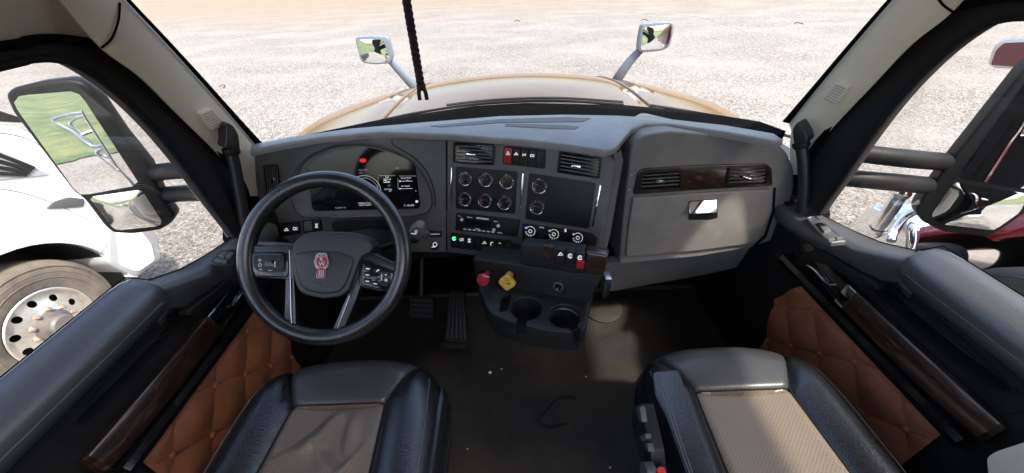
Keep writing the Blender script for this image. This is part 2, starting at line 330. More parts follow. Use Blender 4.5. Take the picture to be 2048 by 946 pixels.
# ================================================================== SETTING
gs = [-700, -200, -60, -20, 0, 20, 60, 200, 700]
grid('ground', lambda u, v: (u, v, 0), gs, gs, 'gravel', kind='structure')
grid('grass_field', lambda u, v: (u, v, .03+.012*max(0, -v-16)), list(np.linspace(-120, 120, 13)), list(np.linspace(-160, -15, 12)), 'grassfield', kind='structure')
for i, (x, y, lb) in enumerate(((1034, 43, 'small dark curled leaf on the gravel beyond the hood'), (1288, 41, 'small dark curled leaf on the gravel behind the hood mirror'), (446, 174, 'small dark twig on the gravel beside the windshield pillar'), (1595, 48, 'small dark twig far out on the gravel beyond the passenger side'))):
    p = Zp(0).at(x, y); k = np.linalg.norm(p-CAM)/740; tube('twig', smooth([p+np.array((-5*k, 0, .01)), p+np.array((-1*k, 3*k, .05)), p+np.array((3*k, 2*k, .04)), p+np.array((5*k, -6*k, .01))], 4),   .5*k, 'rubber', None, 6, label=lb, cat='twig', group='leaves and twigs on the gravel')
def floor_pt(u, v):
    if v <= 1.42: return (u, v, 1.25)
    t = (v-1.42); return (u, 1.42+t*.72, 1.25+t*.95)
cab_floor = grid('cab_floor', floor_pt, list(np.linspace(-.955, .955, 30)), list(np.linspace(-.9, 1.95, 60)), 'floormat', kind='structure')
lathe('round_cover', Zp(1.25).at(1205, 618)+np.array([0, 0, .0005]), (0, 0, 1), [(.095, 0), (.095, .008), (.09, .011), (.03, .012), (.005, .0125)], 'floormat', cab_floor)
extrude('front_wall', [(-.96, 1.43, 1.1), (.96, 1.43, 1.1), (.96, 1.43, 1.95)]+[(x, 1.43, 2.13-.2*x*x) for x in (.9, .6, .3, 0, -.3, -.6, -.9)]+[(-.96, 1.43, 1.95)], (0, -1, 0), .05, 'felt', kind='structure')
for s in (-1, 1):
    a, b = sorted((s*.962, s*1.0))
    box('side_wall', (a, -.9, 1.05), (b, 1.48, 1.93), 'blackpaint', kind='structure')
    a, b = sorted((s*.9, s*.962)); box('kick_panel', (a, 1.07, 1.24), (b, 1.44, 1.97), 'blackdoor', kind='structure')
box('bunk_light_block', (-.955, -1.3, 1.2), (.955, -.62, 1.9), 'felt', kind='structure')  # unseen block added behind the camera to keep the footwell dark
# unseen roof lining, sized to block the sun, cut short behind for skylight
grid('cab_roof', lambda u, v: (u, v, 2.93-.06*(u/.85)**2), list(np.linspace(-.86, .86, 9)), list(np.linspace(-.35, 1.02, 9)), 'headliner', kind='structure')
OUT = [(0, 92), (40, 83), (90, 77), (150, 82), (203, 96), (284, 157), (355, 228), (431, 304), (478, 365), (500, 430)]
INN = [(0, 135), (50, 122), (110, 121), (160, 140), (230, 190), (300, 258), (360, 330), (410, 398), (452, 452), (468, 475)]
PF = Xp(-.93); PP = Plane((-.895, 1.1, 2.33), (.96, -.15, -.2))
def pillar(label):
    t = empty('windshield_pillar', (-.9, 1.2, 2.2), label, 'pillar', 'pillars beside the windshield'); t['kind'] = 'structure'
    A = [(152, -111), (252, 0), (318, 70), (388, 147), (458, 226), (512, 290)]
    B_ = [(120, 0), (203, 96), (284, 157), (355, 228), (431, 304), (474, 356)]
    strip('trim', [PP.at(*p) for p in A], [PP.at(*p) for p in B_], (.75, -.65, 0), .02, .05, 'beige', t, nb=10)
    A2 = [(162, -112), (262, 0), (330, 72), (400, 148), (470, 226), (524, 285)]
    strip('gasket', [PP.at(*p, .012) for p in A2], [PP.at(*p, .012) for p in A], (.75, -.65, 0), .003, .006, 'felt', t, nb=4)
    g = prism('speaker_grille', PP, rnd([(402, 226), (424, 216), (452, 246), (430, 263)], 7), .03, .02, 'beige', t, .003)
    for k in range(7):
        f = (k+.5)/7; a = (405+25*f, 229+31*f); b = (423+25*f, 220+27*f)
        bar('slot', PP, a, b, .0008, .0285, .0306, 'greypaint', g)
    prism('lower_trim', PP, [(430, 296), (506, 290), (512, 330), (516, 392), (500, 392), (474, 352)], -.004, .03, 'beige', t)
    prism('foot_panel', PP, [(468, 340), (500, 380), (516, 380), (575, 520), (520, 600), (462, 482)], -.012, .03, 'felt', t)
    tube('lining_seam', smooth([PP.at(203, 96, .004), PP.at(224, 76, .018), PP.at(237, 40, .022), PP.at(240, 6, .012)], 5), .0022, 'felt', t, 6)
    # overhead lining panel above the door
    lo = [np.array((-.93, y, 2.585)) for y in (-.35, 0, .35)]+[PF.at(*p) for p in OUT[:5]]
    hi = [np.array((-.85, p[1]+(.06 if i > 5 else 0), 2.93)) for i, p in enumerate(lo)]
    hi[-1] = PP.at(236, 0)+np.array([0, .02, .25])
    strip('overhead_lining', lo, hi, (.9, 0, -.3), .035, .02, 'headliner', t)
    return t
pillar('pale beige windshield pillar trim beside the steering wheel')
FLIP[0] = -1; pillar('pale beige windshield pillar trim beside the glove box'); FLIP[0] = 1
# windshield
def wind(u, v):
    b = np.array((.93*u, 1.5-.3*u*u, 2.195)); t = np.array((.86*u, 1.0-.14*u*u, 2.9)); return b*(1-v)+t*v+np.array((0, .03, .02))*math.sin(math.pi*v)
ws = grid('windshield', wind, list(np.linspace(-1, 1, 25)), list(np.linspace(0, 1, 9)), 'windshieldglass', label='wide clear curved windshield above the dashboard', cat='windshield')
bv = BVHTree.FromPolygons([tuple(v.co+ws.location) for v in ws.data.vertices], [tuple(p.vertices) for p in ws.data.polygons])
tube('crack', [np.array(bv.ray_cast(Vector(CAM), Vector(ray(*p)))[0])-np.array((0, .003, 0)) for p in smooth([np.array(q, float) for q in ((1252, 24), (1300, 27), (1360, 30), (1405, 35), (1440, 47), (1475, 58), (1500, 70), (1516, 84))], 4)], .0006, 'white', ws, 4)
# ================================================================== OUR TRUCK'S HOOD AND MIRRORS
def hoodz(x, y):
    g = .16*max(0, (y-1.9)/1.0)**2 if y < 3.0 else .194+.36*(y-3.0)
    return 2.178-.135*x*x-g-.012*math.exp(-((abs(x)-.62)/.05)**2)
hood = empty('truck_hood', (0, 2.4, 1.6), 'glossy bronze hood of this truck ahead of the windshield', 'hood')
def hoodpt(u, v):
    w = 1.12 if v < 2.4 else 1.12-.3*((v-2.4)/1.2)**1.5
    if abs(u) <= 1: x = u*w; return (x, v, hoodz(x, v))
    e = abs(u)-1; x = math.copysign(w+.05*math.sin(min(1, e*2)*math.pi/2), u); return (x, v, hoodz(w, v)-.02*(e*4)**1.3-e*.35)
grid('hood_skin', hoodpt, [-2.2, -1.8, -1.5, -1.25, -1.1]+list(np.linspace(-1, 1, 49))+[1.1, 1.25, 1.5, 1.8, 2.2], list(np.linspace(1.64, 3.7, 44)), 'hood', hood)
for s in (-1, 1):
    tube('crease', [(s*(.62-.06*(y-1.7)), y, hoodz(.62-.06*(y-1.7), y)+.004) for y in np.linspace(1.66, 3.3, 22)], .006, 'hood', hood, 6)
cowl = grid('cowl_panel', lambda u, v: (u, v-.28*(u/1.0)**2*(.9 if v < 1.6 else .2), 2.15-.1*u*u), list(np.linspace(-1.08, 1.08, 21)), [1.5, 1.58, 1.66, 1.72], 'black', hood)
def wiper(pts, label):
    t = empty('wiper', (pts[0][0], pts[0][1], 2.15), label, 'wiper', 'windshield wipers')
    P = smooth(pts, 6)
    tube('arm', [p+np.array((0, .012, .008)) for p in P[:len(P)//2+4]], .005, 'black', t, 6)
    tube('blade', P, .005, 'rubber', t, 6)
wiper([(x, 1.55-.3*x*x, 2.215-.09*x*x) for x in (.42, .15, -.15, -.42, -.62)], 'black wiper lying at the windshield foot ahead of the gauges')
wiper([(x, 1.55-.3*x*x, 2.215-.09*x*x) for x in (.52, .66, .8, .92, 1.02)], 'black wiper lying at the windshield foot ahead of the glove box')
def domed(name, pl, outline, h, dome, m, parent, rings=6):
    """mirror glass: outline filled by rings that rise to a shallow dome"""
    o = [pl.at(*p, h) for p in resample(outline, 40)]; c = sum(o)/len(o)
    R = [[c+(p-c)*q+pl.n*dome*(1-q*q) for p in o] for q in np.linspace(1, .02, rings)]
    return loft(name, R, m, parent, cap=(False, True), sharp=80)
def hood_mirror(pl, outline, inset, arm, label):
    t = empty('hood_mirror', arm[-1], label, 'mirror', 'mirrors standing on the hood')
    prism('housing', pl, rnd(outline, 4, 2), 0, .07, 'trucksilver', t, .012)
    domed('mirror_glass', pl, inset, .0015, .0035, 'mirrorglass', t, 10)
    P = smooth(arm, 5); tube('arm', P, np.linspace(.017, .028, len(P)), 'trucksilver', t, 10, sq=1.7)
    lathe('foot', arm[-1], (0, 0, 1), [(.06, -.03), (.055, .01), (.03, .03), (.005, .035)], 'trucksilver', t, 14)
HL = Plane((-1.08, 3.2, 2.18), (.05, -1, .02)); HR = Plane((1.12, 3.2, 2.18), (-.05, -1, .02))
hood_mirror(HL, [(710, 79), (713, 74), (741, 72), (772, 74), (777, 80), (784, 108), (785, 119), (779, 127), (750, 129), (727, 126), (721, 121)],
            rnd([(715, 79), (766, 79), (781, 121), (762, 126), (731, 125), (718, 108)], 4), [HL.at(777, 116, -.04), HL.at(800, 142, -.05), HL.at(828, 172, -.07), HL.at(845, 194, -.12)], 'silver backed hood mirror ahead of the steering wheel')
hood_mirror(HR, [(1283, 53), (1288, 48), (1315, 45), (1341, 44), (1348, 48), (1346, 69), (1339, 94), (1325, 101), (1300, 104), (1281, 105), (1276, 100), (1278, 78)],
            rnd([(1287, 55), (1344, 48), (1342, 72), (1335, 93), (1322, 98), (1281, 101)], 4), [HR.at(1283, 98, -.04), HR.at(1262, 120, -.05), HR.at(1240, 150, -.07), HR.at(1226, 175, -.12)], 'silver backed hood mirror ahead of the glove box')
# ================================================================== DOOR MIRRORS
def door_mirror(pl, outline, upper, lower, arms, label, dn):
    t = empty('door_mirror', arms[0][-1], label, 'mirror', 'tall mirrors outside the doors')
    prism('housing', pl, rnd(outline, 9, 3), .012, .06, 'housing', t, .012)
    o = rnd(outline, 9, 3); c = np.array(o).mean(0)
    domed('main_glass', pl, rnd(upper, 9, 3), .0135, .0004, 'mirrorglass', t)
    l = resample(rnd(lower, 6, 3), 40)
    domed('convex_glass', pl, l, .014, dn, 'mirrorglass', t)
    for a in arms: P = smooth(a, 5); tube('arm', P, np.linspace(.03, .027, len(P)), 'housing', t, 12)
ML = Plane((-1.37, 1.15, 2.15), (.40, -.905, .06))
door_mirror(ML, [(8, 189), (23, 176), (76, 163), (133, 157), (164, 163), (183, 178), (244, 266), (297, 330), (327, 399), (352, 433), (342, 448), (320, 461), (266, 469), (225, 467), (207, 452), (167, 399), (145, 384), (23, 224)],
            [(27, 199), (38, 191), (150, 182), (164, 193), (280, 370), (164, 391), (152, 384), (29, 212)], [(177, 394), (283, 379), (325, 444), (320, 452), (236, 461), (225, 456)],
            [[ML.at(300, 348, -.05), Xp(-1.15).at(350, 341), Xp(-1.0).at(425, 342)], [ML.at(325, 390, -.05), Xp(-1.15).at(385, 386), Xp(-1.0).at(440, 390)]], 'tall dark grey mirror outside the driver door showing grass', .008)
MR = Plane((1.37, 1.12, 2.15), (-.508, -.855, .104))
door_mirror(MR, [(2048, 138), (1978, 226), (1908, 313), (1835, 410), (1832, 425), (1845, 444), (1886, 464), (1974, 474), (1998, 464), (2060, 420), (2130, 300), (2200, 150), (2190, 90), (2120, 70)],
            [(1918, 354), (1990, 250), (2065, 148), (2120, 96), (2175, 105), (2178, 150), (2110, 290), (2062, 380)], [(1859, 435), (1908, 364), (2058, 388), (2040, 425), (1988, 461), (1886, 449)],
            [[MR.at(1905, 325, -.05), Xp(1.17).at(1800, 316), Xp(1.0).at(1690, 303)], [MR.at(1870, 372, -.05), Xp(1.17).at(1770, 363), Xp(1.0).at(1650, 352)]], 'tall black mirror outside the passenger door showing dark truck', .008)
box('frame_rail', (-1.0, -6.2, .68), (-.6, -1.35, .95), 'black', label='black frame rail of this truck behind the cab', cat='truck frame')
tg = empty('tube_rack', (-1.3, -3.2, .95), 'bent chrome tube rack seen in the driver side mirror', 'rack')
for nm, pts in (('upright', [(-1.31, -3.2, .9), (-1.31, -3.2, 1.6), (-1.31, -3.2, 2.1)]), ('loop', [(-1.31, -3.2, 2.07), (-1.45, -3.25, 2.09), (-1.58, -3.3, 2.07), (-1.6, -3.3, 2.03), (-1.52, -3.28, 1.9), (-1.45, -3.25, 1.76), (-1.4, -3.22, 1.72), (-1.31, -3.2, 1.72)]),
        ('loop', [(-1.31, -3.35, 2.02), (-1.42, -3.4, 2.03), (-1.5, -3.42, 1.99), (-1.49, -3.42, 1.93), (-1.43, -3.4, 1.8), (-1.37, -3.36, 1.6), (-1.31, -3.34, 1.57)]), ('cross_tube', [(-1.45, -3.25, 1.85), (-1.38, -3.3, 1.86), (-1.31, -3.35, 1.86)]), ('loop', [(-1.31, -3.3, 1.68), (-1.4, -3.34, 1.66), (-1.42, -3.34, 1.6), (-1.36, -3.3, 1.42), (-1.31, -3.3, 1.4)]), ('foot', [(-1.31, -3.2, .92), (-1.1, -3.2, .9), (-.9, -3.2, .9)])):
    tube(nm, smooth(pts, 5), .017, 'satin', tg, 10)
ssd = box('sleeper_side', (1.02, -5.2, .55), (1.16, -.45, 3.4), 'satinblack', label='black painted side of the sleeper behind the passenger door', cat='truck body')
tube('grab_bar', smooth([(1.16, -1.0, 1.55), (1.21, -1.0, 1.6), (1.21, -1.0, 2.2), (1.16, -1.0, 2.25)], 5), .014, 'chrome', ssd, 8)  # this and the chrome fittings below are added for bright shapes in the mirror
lathe('marker_lamp', (1.16, -1.7, 2.1), (1, 0, 0), [(.05, 0), (.045, .02), (.001, .03)], 'chrome', ssd, 16)
box('trim_strip', (1.16, -5.1, 1.42), (1.168, -.6, 1.45), 'chrome', ssd)
box('tool_box', (1.16, -3.6, .6), (1.3, -1.4, 1.05), 'chrome', ssd, .02)
# ================================================================== DASHBOARD
ND = unit((0, -math.cos(rad(14)), math.sin(rad(14)))); PD = Plane((0, 1.18, 2.05), ND)
q18 = rad(18); PS = Plane(PD.at(893, 380), (-math.sin(q18)*math.cos(rad(14)), -math.cos(q18)*math.cos(rad(14)), math.sin(rad(14))))
dash = empty('dashboard', (0, 1.4, 1.75), 'charcoal truck dashboard with gauges, screen, vents and glove box', 'dashboard')
LIP = [(498, 301), (560, 288), (640, 275), (760, 264), (900, 269), (1060, 281), (1150, 292), (1212, 301), (1232, 294), (1250, 272), (1264, 256), (1290, 247), (1340, 248), (1450, 264), (1560, 284), (1568, 278)]
BACK = [(1550, 266), (1450, 249), (1350, 238), (1240, 230), (1130, 228), (1000, 231), (850, 243), (700, 256), (570, 274), (500, 289)]
extrude('top_pad', [Zp(2.225).at(*p) for p in LIP+BACK], (0, 0, 1), .02, 'dashtop_skylit', dash, .009, 4)
SH = [(520, 292), (560, 280), (640, 264), (760, 239), (850, 226), (950, 212), (1050, 206), (1250, 210), (1400, 224), (1520, 243), (1572, 262)]
extrude('defroster_shelf', [Zp(2.20).at(*p) for p in SH+[(1562, 270), (1450, 254), (1350, 243), (1240, 236), (1100, 240), (900, 246), (700, 262)]], (0, 0, 1), .03, 'felt', dash)
for o in ([(860, 251), (1000, 238), (1130, 234), (1182, 236), (1165, 243), (1000, 245), (880, 254)], [(1010, 247), (1130, 250), (1158, 253), (1150, 258), (1110, 257), (1010, 252)]):
    extrude('defrost_slot', [Zp(2.2262).at(*p) for p in o], (0, 0, 1), .004, 'dash', dash)
# face panels
prism('driver_panel', PD, [(501, 312), (560, 297), (640, 285), (760, 274), (893, 280), (893, 505), (562, 505), (540, 470), (515, 390)], 0, .06, 'dash', dash, .006)
prism('center_panel', PS, rnd([(893, 280), (1000, 287), (1100, 295), (1220, 310), (1234, 326), (1207, 480), (1190, 548), (1100, 530), (893, 505)], [0, 0, 0, 8, 8, 0, 10, 0, 0]), 0, .06, 'dash', dash, .008)
# return wall of the centre stack towards the glove box
side = [PS.at(x, y, -.004) for x, y in ((1226, 306), (1232, 330), (1207, 480), (1190, 548), (1185, 572))]
loft('stack_side', [[p, p+np.array((.018, .004, 0)), p+np.array((.03, .03, 0)), p+np.array((.036, .12, .0)), p+np.array((.04, .3, 0))] for p in side], 'dash', dash, closed=False)
lowd = [(-.9, 1.14), (-.9, 1.7), (.3, 1.7), (.3, 1.13), (.22, 1.02), (-.22, 1.16)]
extrude('under_panel', [(x, y, 1.83) for x, y in lowd], (0, 0, 1), .1, 'black', dash, .01)
# ---- vents
def quad(c, u, v):
    c = [np.array(p, float) for p in c]; a = c[0]*(1-u)+c[1]*u; b = c[3]*(1-u)+c[2]*u; return tuple(a*(1-v)+b*v)
def vent(pl, c, n, parent, vertical=False, h=0, name='air_vent', cross=2, knob=(.5, .5), km='chrome', rim='black'):
    b = prism(name, pl, rnd(c, 4), h+.001, .004, 'gloss', parent)
    ins = [quad(c, *q) for q in ((.05, .07), (.95, .07), (.95, .93), (.05, .93))]
    frame('rim', pl, rnd(c, 4), rnd(ins, 2), [(0, h), (.15, h+.006), (.7, h+.007), (1, h+.002)], rim, b, 40)
    for k in range(n):
        f = (k+1)/(n+1)
        p, q = ((.06, f), (.94, f)) if not vertical else ((f, .06), (f, .94))
        bar('slat', pl, quad(c, *p), quad(c, *q), .0016, h+.0012, h+.0055, 'dash', b)
    for k in range(cross):
        f = (k+1)/(cross+1); p, q = ((f, .08), (f, .92)) if not vertical else ((.08, f), (.92, f))
        bar('fin', pl, quad(c, *p), quad(c, *q), .0009, h+.0012, h+.003, 'black', b)
    kx, ky = quad(c, *knob); w = 9 if not vertical else 3
    bar('tab', pl, (kx-w, ky-1), (kx+w, ky+1), .0042 if not vertical else .009, h+.003, h+.013, km, b, bevel=.002)
    return b
vent(PD, [(525, 330), (556, 328), (563, 398), (534, 402)], 6, dash, True, knob=(.5, .45))
vent(PS, [(906, 284), (990, 289), (988, 331), (905, 326)], 5, dash, knob=(.43, .55))
vent(PS, [(1118, 302), (1204, 316), (1199, 358), (1113, 345)], 5, dash, knob=(.43, .6))
# ---- driver cluster
CO = [(581, 356), (596, 329), (619, 309), (645, 297), (668, 290), (713, 286), (758, 290), (793, 304), (829, 327), (851, 356), (864, 387), (866, 412), (855, 426), (829, 433), (686, 437), (605, 435), (589, 424), (580, 392)]
CI = [(614, 342), (617, 332), (630, 318), (666, 303), (722, 293), (776, 303), (811, 317), (831, 329), (841, 412), (836, 417), (629, 422), (624, 415)]
cl = prism('instrument_cluster', PD, CO, .0015, .004, 'black', dash)
frame('bezel', PD, CO, CI, [(0, 0), (.03, .012), (.12, .017), (.25, .015), (.45, .006), (.9, .004), (1, .0045)], 'dash', cl, 96, sharp=50)
prism('screen', PD, CI, .0035, .003, 'gloss', cl)
H = .0042
def scr(name, marks, m): merged(name, marks, m, cl)
lamp = [ringmark(PD, 726, 321, 3.4, 1.2, H), mark(PD, (724.5, 321), (727.5, 321), .0012, H)]+[mark(PD, (720.5, 318), (720.5, 324), .0008, H), mark(PD, (731.5, 318), (731.5, 324), .0008, H)]
scr('warning_light', lamp, 'redlamp')
scr('speed_arc', [ringmark(PD, 728, 385, 34, 1.4, H, -160, 20, 30), ringmark(PD, 728, 385, 29, .7, H, -160, 20, 30)], 'dim_glowprint')
scr('readout_frame', [mark(PD, (756, 354), (756, 378), .0006, H), mark(PD, (758, 351), (790, 351), .0006, H), mark(PD, (796, 357), (796, 378), .0006, H), mark(PD, (798, 352), (832, 352), .0006, H)], 'dim_glowprint')
for s, x, y, z, mm in (('Fuel', 774, 354, .0075, 'white_glowprint'), ('148.9 gal', 774, 358.5, .0075, 'white_glowprint'), ('DEF', 778, 371, .006, 'dim_glowprint'), ('Oil Temp', 776, 378.5, .007, 'white_glowprint'), ('82 F', 781, 382, .006, 'white_glowprint'), ('Brake Press', 812, 356, .0075, 'white_glowprint'), ('psi', 815, 360, .006, 'white_glowprint'), ('Air Supply', 811, 372, .0075, 'white_glowprint'), ('86 F', 795, 336, .007, 'dim_glowprint'), ('7 : 42 AM', 818, 411, .009, 'white_glowprint'),
        ('Engine Off', 726, 340, .007, 'dim_glowprint'), ('PARK', 722, 346, .006, 'dim_glowprint'), ('Adaptive Cruise', 730, 406, .0075, 'white_glowprint'), ('control disabled', 730, 410, .007, 'white_glowprint'), ('012,845.7 mi', 681, 415.5, .0075, 'dim_glowprint')):
    text('readout', s, PD, x, y, z, mm, cl, H)
for q_ in [mark(PD, (767, 360.5), (774, 360.3), .0012, H), mark(PD, (767, 364.5), (780, 364), .0014, H), mark(PD, (799, 362.5), (825, 362), .0006, H), mark(PD, (799, 377.5), (825, 377), .0006, H), mark(PD, (798.5, 362.5), (801, 362.4), .002, H), mark(PD, (798.5, 377.5), (801, 377.4), .002, H), mark(PD, (831, 382), (832.5, 382), .0014, H), mark(PD, (831, 403), (836, 403), .004, H)]: scr('readout_bar', [q_], 'white_glowprint')
tube('panel_gap', [PD.at(*p, .0008) for p in smooth([np.array(q, float) for q in ((783, 280), (786, 289), (798, 297), (832, 318), (856, 348), (869, 385), (870, 412))], 4)], .0016, 'felt', dash, 5)
tube('panel_gap', [PD.at(*p, .0008) for p in ((893, 282), (893, 380), (893, 500))], .0013, 'felt', dash, 5)
# ---- storage slot under the cluster and light switches
c = [(664, 443), (792, 437), (800, 474), (672, 478)]
st = prism('slot_shade_plate', PD, rnd(c, 8), .001, .004, 'black', dash); frame('rim', PD, rnd([(660, 439), (797, 433), (806, 478), (667, 483)], 9), rnd(c, 7), [(0, 0), (.3, .008), (1, .002)], 'dash', st, 48)  # flat black plate painted as the shade inside the cubby
def glyph(pl, x, y, s, h, m, parent, kind):
    M = {0: [mark(pl, (x-s, y+s*.4), (x+s, y+s*.3), .0011, h), mark(pl, (x-s*.6, y+s*.1), (x+s*.2, y-s*.7), .0013, h), mark(pl, (x+s*.1, y-s*.6), (x+s*.7, y+s*.1), .0011, h)],
         1: [ringmark(pl, x-s*.3, y, s*.55, s*.3, h), mark(pl, (x+s*.35, y-s*.5), (x+s, y-s*.5), .0009, h), mark(pl, (x+s*.35, y), (x+s, y), .0009, h), mark(pl, (x+s*.35, y+s*.5), (x+s, y+s*.5), .0009, h)],
         2: [mark(pl, (x-s*.7, y+s*.7), (x+s*.7, y+s*.7), .0012, h), mark(pl, (x-s*.5, y-s*.7), (x+s*.5, y+s*.5), .0012, h), mark(pl, (x+s*.5, y-s*.7), (x-s*.5, y+s*.5), .0012, h), mark(pl, (x-s*.6, y-s*.8), (x+s*.6, y-s*.8), .001, h)],
         3: [mark(pl, (x-s*.8, y+s*.7), (x, y-s*.8), .0009, h), mark(pl, (x, y-s*.8), (x+s*.8, y+s*.7), .0009, h), mark(pl, (x-s*.8, y+s*.7), (x+s*.8, y+s*.7), .0009, h)],
         4: [ringmark(pl, x, y, s*.75, s*.35, h, 20, 340), mark(pl, (x-s*.3, y), (x+s*.3, y), .0014, h)],
         5: [mark(pl, (x-s*.8, y-s*.5), (x-s*.1, y), .0012, h), mark(pl, (x-s*.1, y), (x-s*.8, y+s*.5), .0012, h), mark(pl, (x+s*.8, y-s*.5), (x+s*.1, y), .0012, h), mark(pl, (x+s*.1, y), (x+s*.8, y+s*.5), .0012, h)]}[kind]
    merged('symbol', M, m, parent)
def switch(pl, c, m, parent, kind=None, gm='white_glowprint', h=.002, hh=.006, name='rocker_switch', gv=.35):
    b = prism(name, pl, rnd(c, 2, 2), h+hh, hh, m, parent, .0015, 2)
    if kind is not None:
        x, y = quad(c, .5, gv); glyph(pl, x, y, (c[1][0]-c[0][0])*.3, h+hh+.0006, gm, b, kind)
    return b
for o, ks in ((([(560, 447), (599, 442), (602, 468), (563, 473)]), (0, 1)), (([(603, 441), (641, 437), (645, 462), (606, 467)]), (None, 2))):
    b = prism('switch_bay', PD, rnd(o, 4), .003, .005, 'black', dash, .002)
    for i, k in enumerate(ks): switch(PD, [quad(o, *q) for q in ((.07+.46*i, .12), (.5+.44*i, .12), (.5+.44*i, .88), (.07+.46*i, .88))], 'dash' if k is None else 'black', b, k, h=.003, gv=.55)
lathe('headlight_knob', PD.at(575, 487), PD.n, [(.017, 0), (.017, .012), (.014, .016), (.002, .017)], 'black', dash); lathe('knob_ring', PD.at(575, 487, .001), PD.n, [(.02, 0), (.02, .006), (.0175, .006)], 'chrome', dash)
# ---- centre: hazard row, gauges, chrome strips, radio
o = [(1007, 292), (1092, 300), (1090, 338), (1005, 328)]
b = prism('switch_bay', PS, rnd(o, 4), .002, .004, 'black', dash, .001)
for i, (k, m) in enumerate(((3, 'redplastic'), (0, 'black'), (5, 'black'), (1, 'black'), (None, 'black'))):
    switch(PS, [quad(o, *q) for q in ((.03+.19*i, .06), (.2+.19*i, .06), (.2+.19*i, .94), (.03+.19*i, .94))], m, b, k, h=.003, hh=.009 if i == 0 else .006)
def gauge(x, y, r=.0265, ang=195):
    c = PS.at(x, y, .002); t = lathe('gauge', c, PS.n, [(.001, .001), (r*.86, .001)], 'dial', dash, 32)
    lathe('chrome_ring', c, PS.n, [(r*1.02, 0), (r*1.0, .008), (r*.93, .011), (r*.84, .009), (r*.8, .002)], 'chrome', t, 36)
    M = []
    for k in range(11):
        a = rad(-40+k*26); d = PS.u*math.cos(a)+PS.v*math.sin(a); s = np.cross(PS.n, d)*.0005; p = c+PS.n*.0022
        M.append(([p+d*r*.62-s, p+d*r*.76-s, p+d*r*.76+s, p+d*r*.62+s], [(0, 1, 2, 3)]))
    merged('tick_marks', M, 'dim_glowprint', t)
    d = PS.u*math.cos(rad(ang))+PS.v*math.sin(rad(ang)); s = np.cross(PS.n, d)*.0011; p = c+PS.n*.004
    mk('needle', [p-d*.006-s, p+d*r*.66-s*.4, p+d*r*.66+s*.4, p-d*.006+s]+[v+PS.n*.001 for v in (p-d*.006-s, p+d*r*.66-s*.4, p+d*r*.66+s*.4, p-d*.006+s)], [(0, 1, 2, 3), (4, 5, 6, 7), (0, 1, 5, 4), (1, 2, 6, 5), (2, 3, 7, 6), (3, 0, 4, 7)], 'needle', t)
    lathe('needle_hub', p, PS.n, [(.0045, 0), (.004, .003), (.0005, .0035)], 'black', t, 12)
    lathe('dial_glass', c+PS.n*.0075, PS.n, [(r*.84, 0), (r*.4, .0006), (.0005, .0008)], 'dialglass', t, 24)
prism('gauge_plate', PS, rnd([(911, 333), (1035, 343), (1030, 428), (911, 417)], 5), .002, .004, 'black', dash, .001)
prism('gauge_plate', PS, rnd([(1058, 346), (1192, 366), (1178, 458), (1050, 438)], 5), .002, .004, 'black', dash, .001)
for x, y, a in ((932, 356, 25), (973, 358, 185), (1015, 362, 180), (931, 397, 185), (971, 400, 180), (1010, 404, 30), (1080, 371, 165), (1075, 413, 172)): gauge(x, y, ang=a)
for a, b_ in (((903, 335), (902, 411)), ((1046, 347), (1040, 425)), ((1201, 371), (1185, 453))): bar('chrome_strip', PS, a, b_, .0024, .001, .006, 'chrome', dash, bevel=.001)
o = [(912, 426), (1040, 440), (1034, 474), (910, 461)]
r_ = prism('radio', PS, rnd(o, 3), .006, .008, 'black', dash, .0015)
prism('display', PS, [quad(o, *q) for q in ((.17, .3), (.56, .3), (.56, .72), (.17, .72))], .0066, .002, 'gloss', r_)
for i in range(8): bar('preset_button', PS, quad(o, .13+.075*i+(.02 if i == 7 else 0), .87), quad(o, .18+.075*i+(.05 if i == 7 else 0), .87), .0022, .0062, .009, 'white', r_, bevel=.0006)
for u, v, s in ((.1, .33, .006), (.68, .46, .006), (.62, .72, .006)): x, y = quad(o, u, v); lathe('dial_button', PS.at(x, y, .006), PS.n, [(s, 0), (s, .003), (.0005, .0035)], 'white', r_, 14)
for s, u, v, z in (('KENWORTH', .42, .16, .008), ('Bluetooth', .22, .16, .005), ('PUSH', .06, .16, .004), ('SOURCE', .63, .24, .004), ('HD Radio', .36, .78, .0045)): text('lettering', s, PS, *quad(o, u, v), z, 'white_glowprint', r_, .0068)
prism('blank_cover', PS, rnd([(877, 418), (899, 421), (898, 466), (877, 461)], 3), .0015, .003, 'dash', dash, .0008)
# ---- climate knobs and lower switch row
cp = prism('climate_panel', PS, rnd([(1044, 446), (1186, 466), (1196, 478), (1190, 498), (1180, 508), (1044, 484)], 5), .002, .004, 'black', dash, .001)
for x, y, c_ in ((1060, 465, 'bluelamp'), (1107, 471, 'bluelamp'), (1155, 478, 'white_glowprint')):
    k = lathe('climate_knob', PS.at(x, y, .002), PS.n, [(.022, 0), (.021, .014), (.018, .017), (.001, .0175)], 'black', cp, 28)
    merged('scale', [ringmark(PS, x+.5, y-2.4, 9.5, 1.0, .0205, -150, 60, 20), ringmark(PS, x+.5, y-2.4, 3.2, 1.2, .0205)]+[ringmark(PS, x+.5+8.6*math.cos(rad(a)), y-2.4+8.6*math.sin(rad(a)), 1.0, .9, .0206, n=6) for a in range(80, 200, 30)], 'white_glowprint', k)
    merged('temperature_light', [ringmark(PS, x-8, y-9, 1.5, 1.4, .005, n=8)], c_, k)
text('lettering', 'AUTO', PS, 1083, 455, .006, 'white_glowprint', cp, .0026); glyph(PS, 1131, 461, 3, .0026, 'white_glowprint', cp, 2)
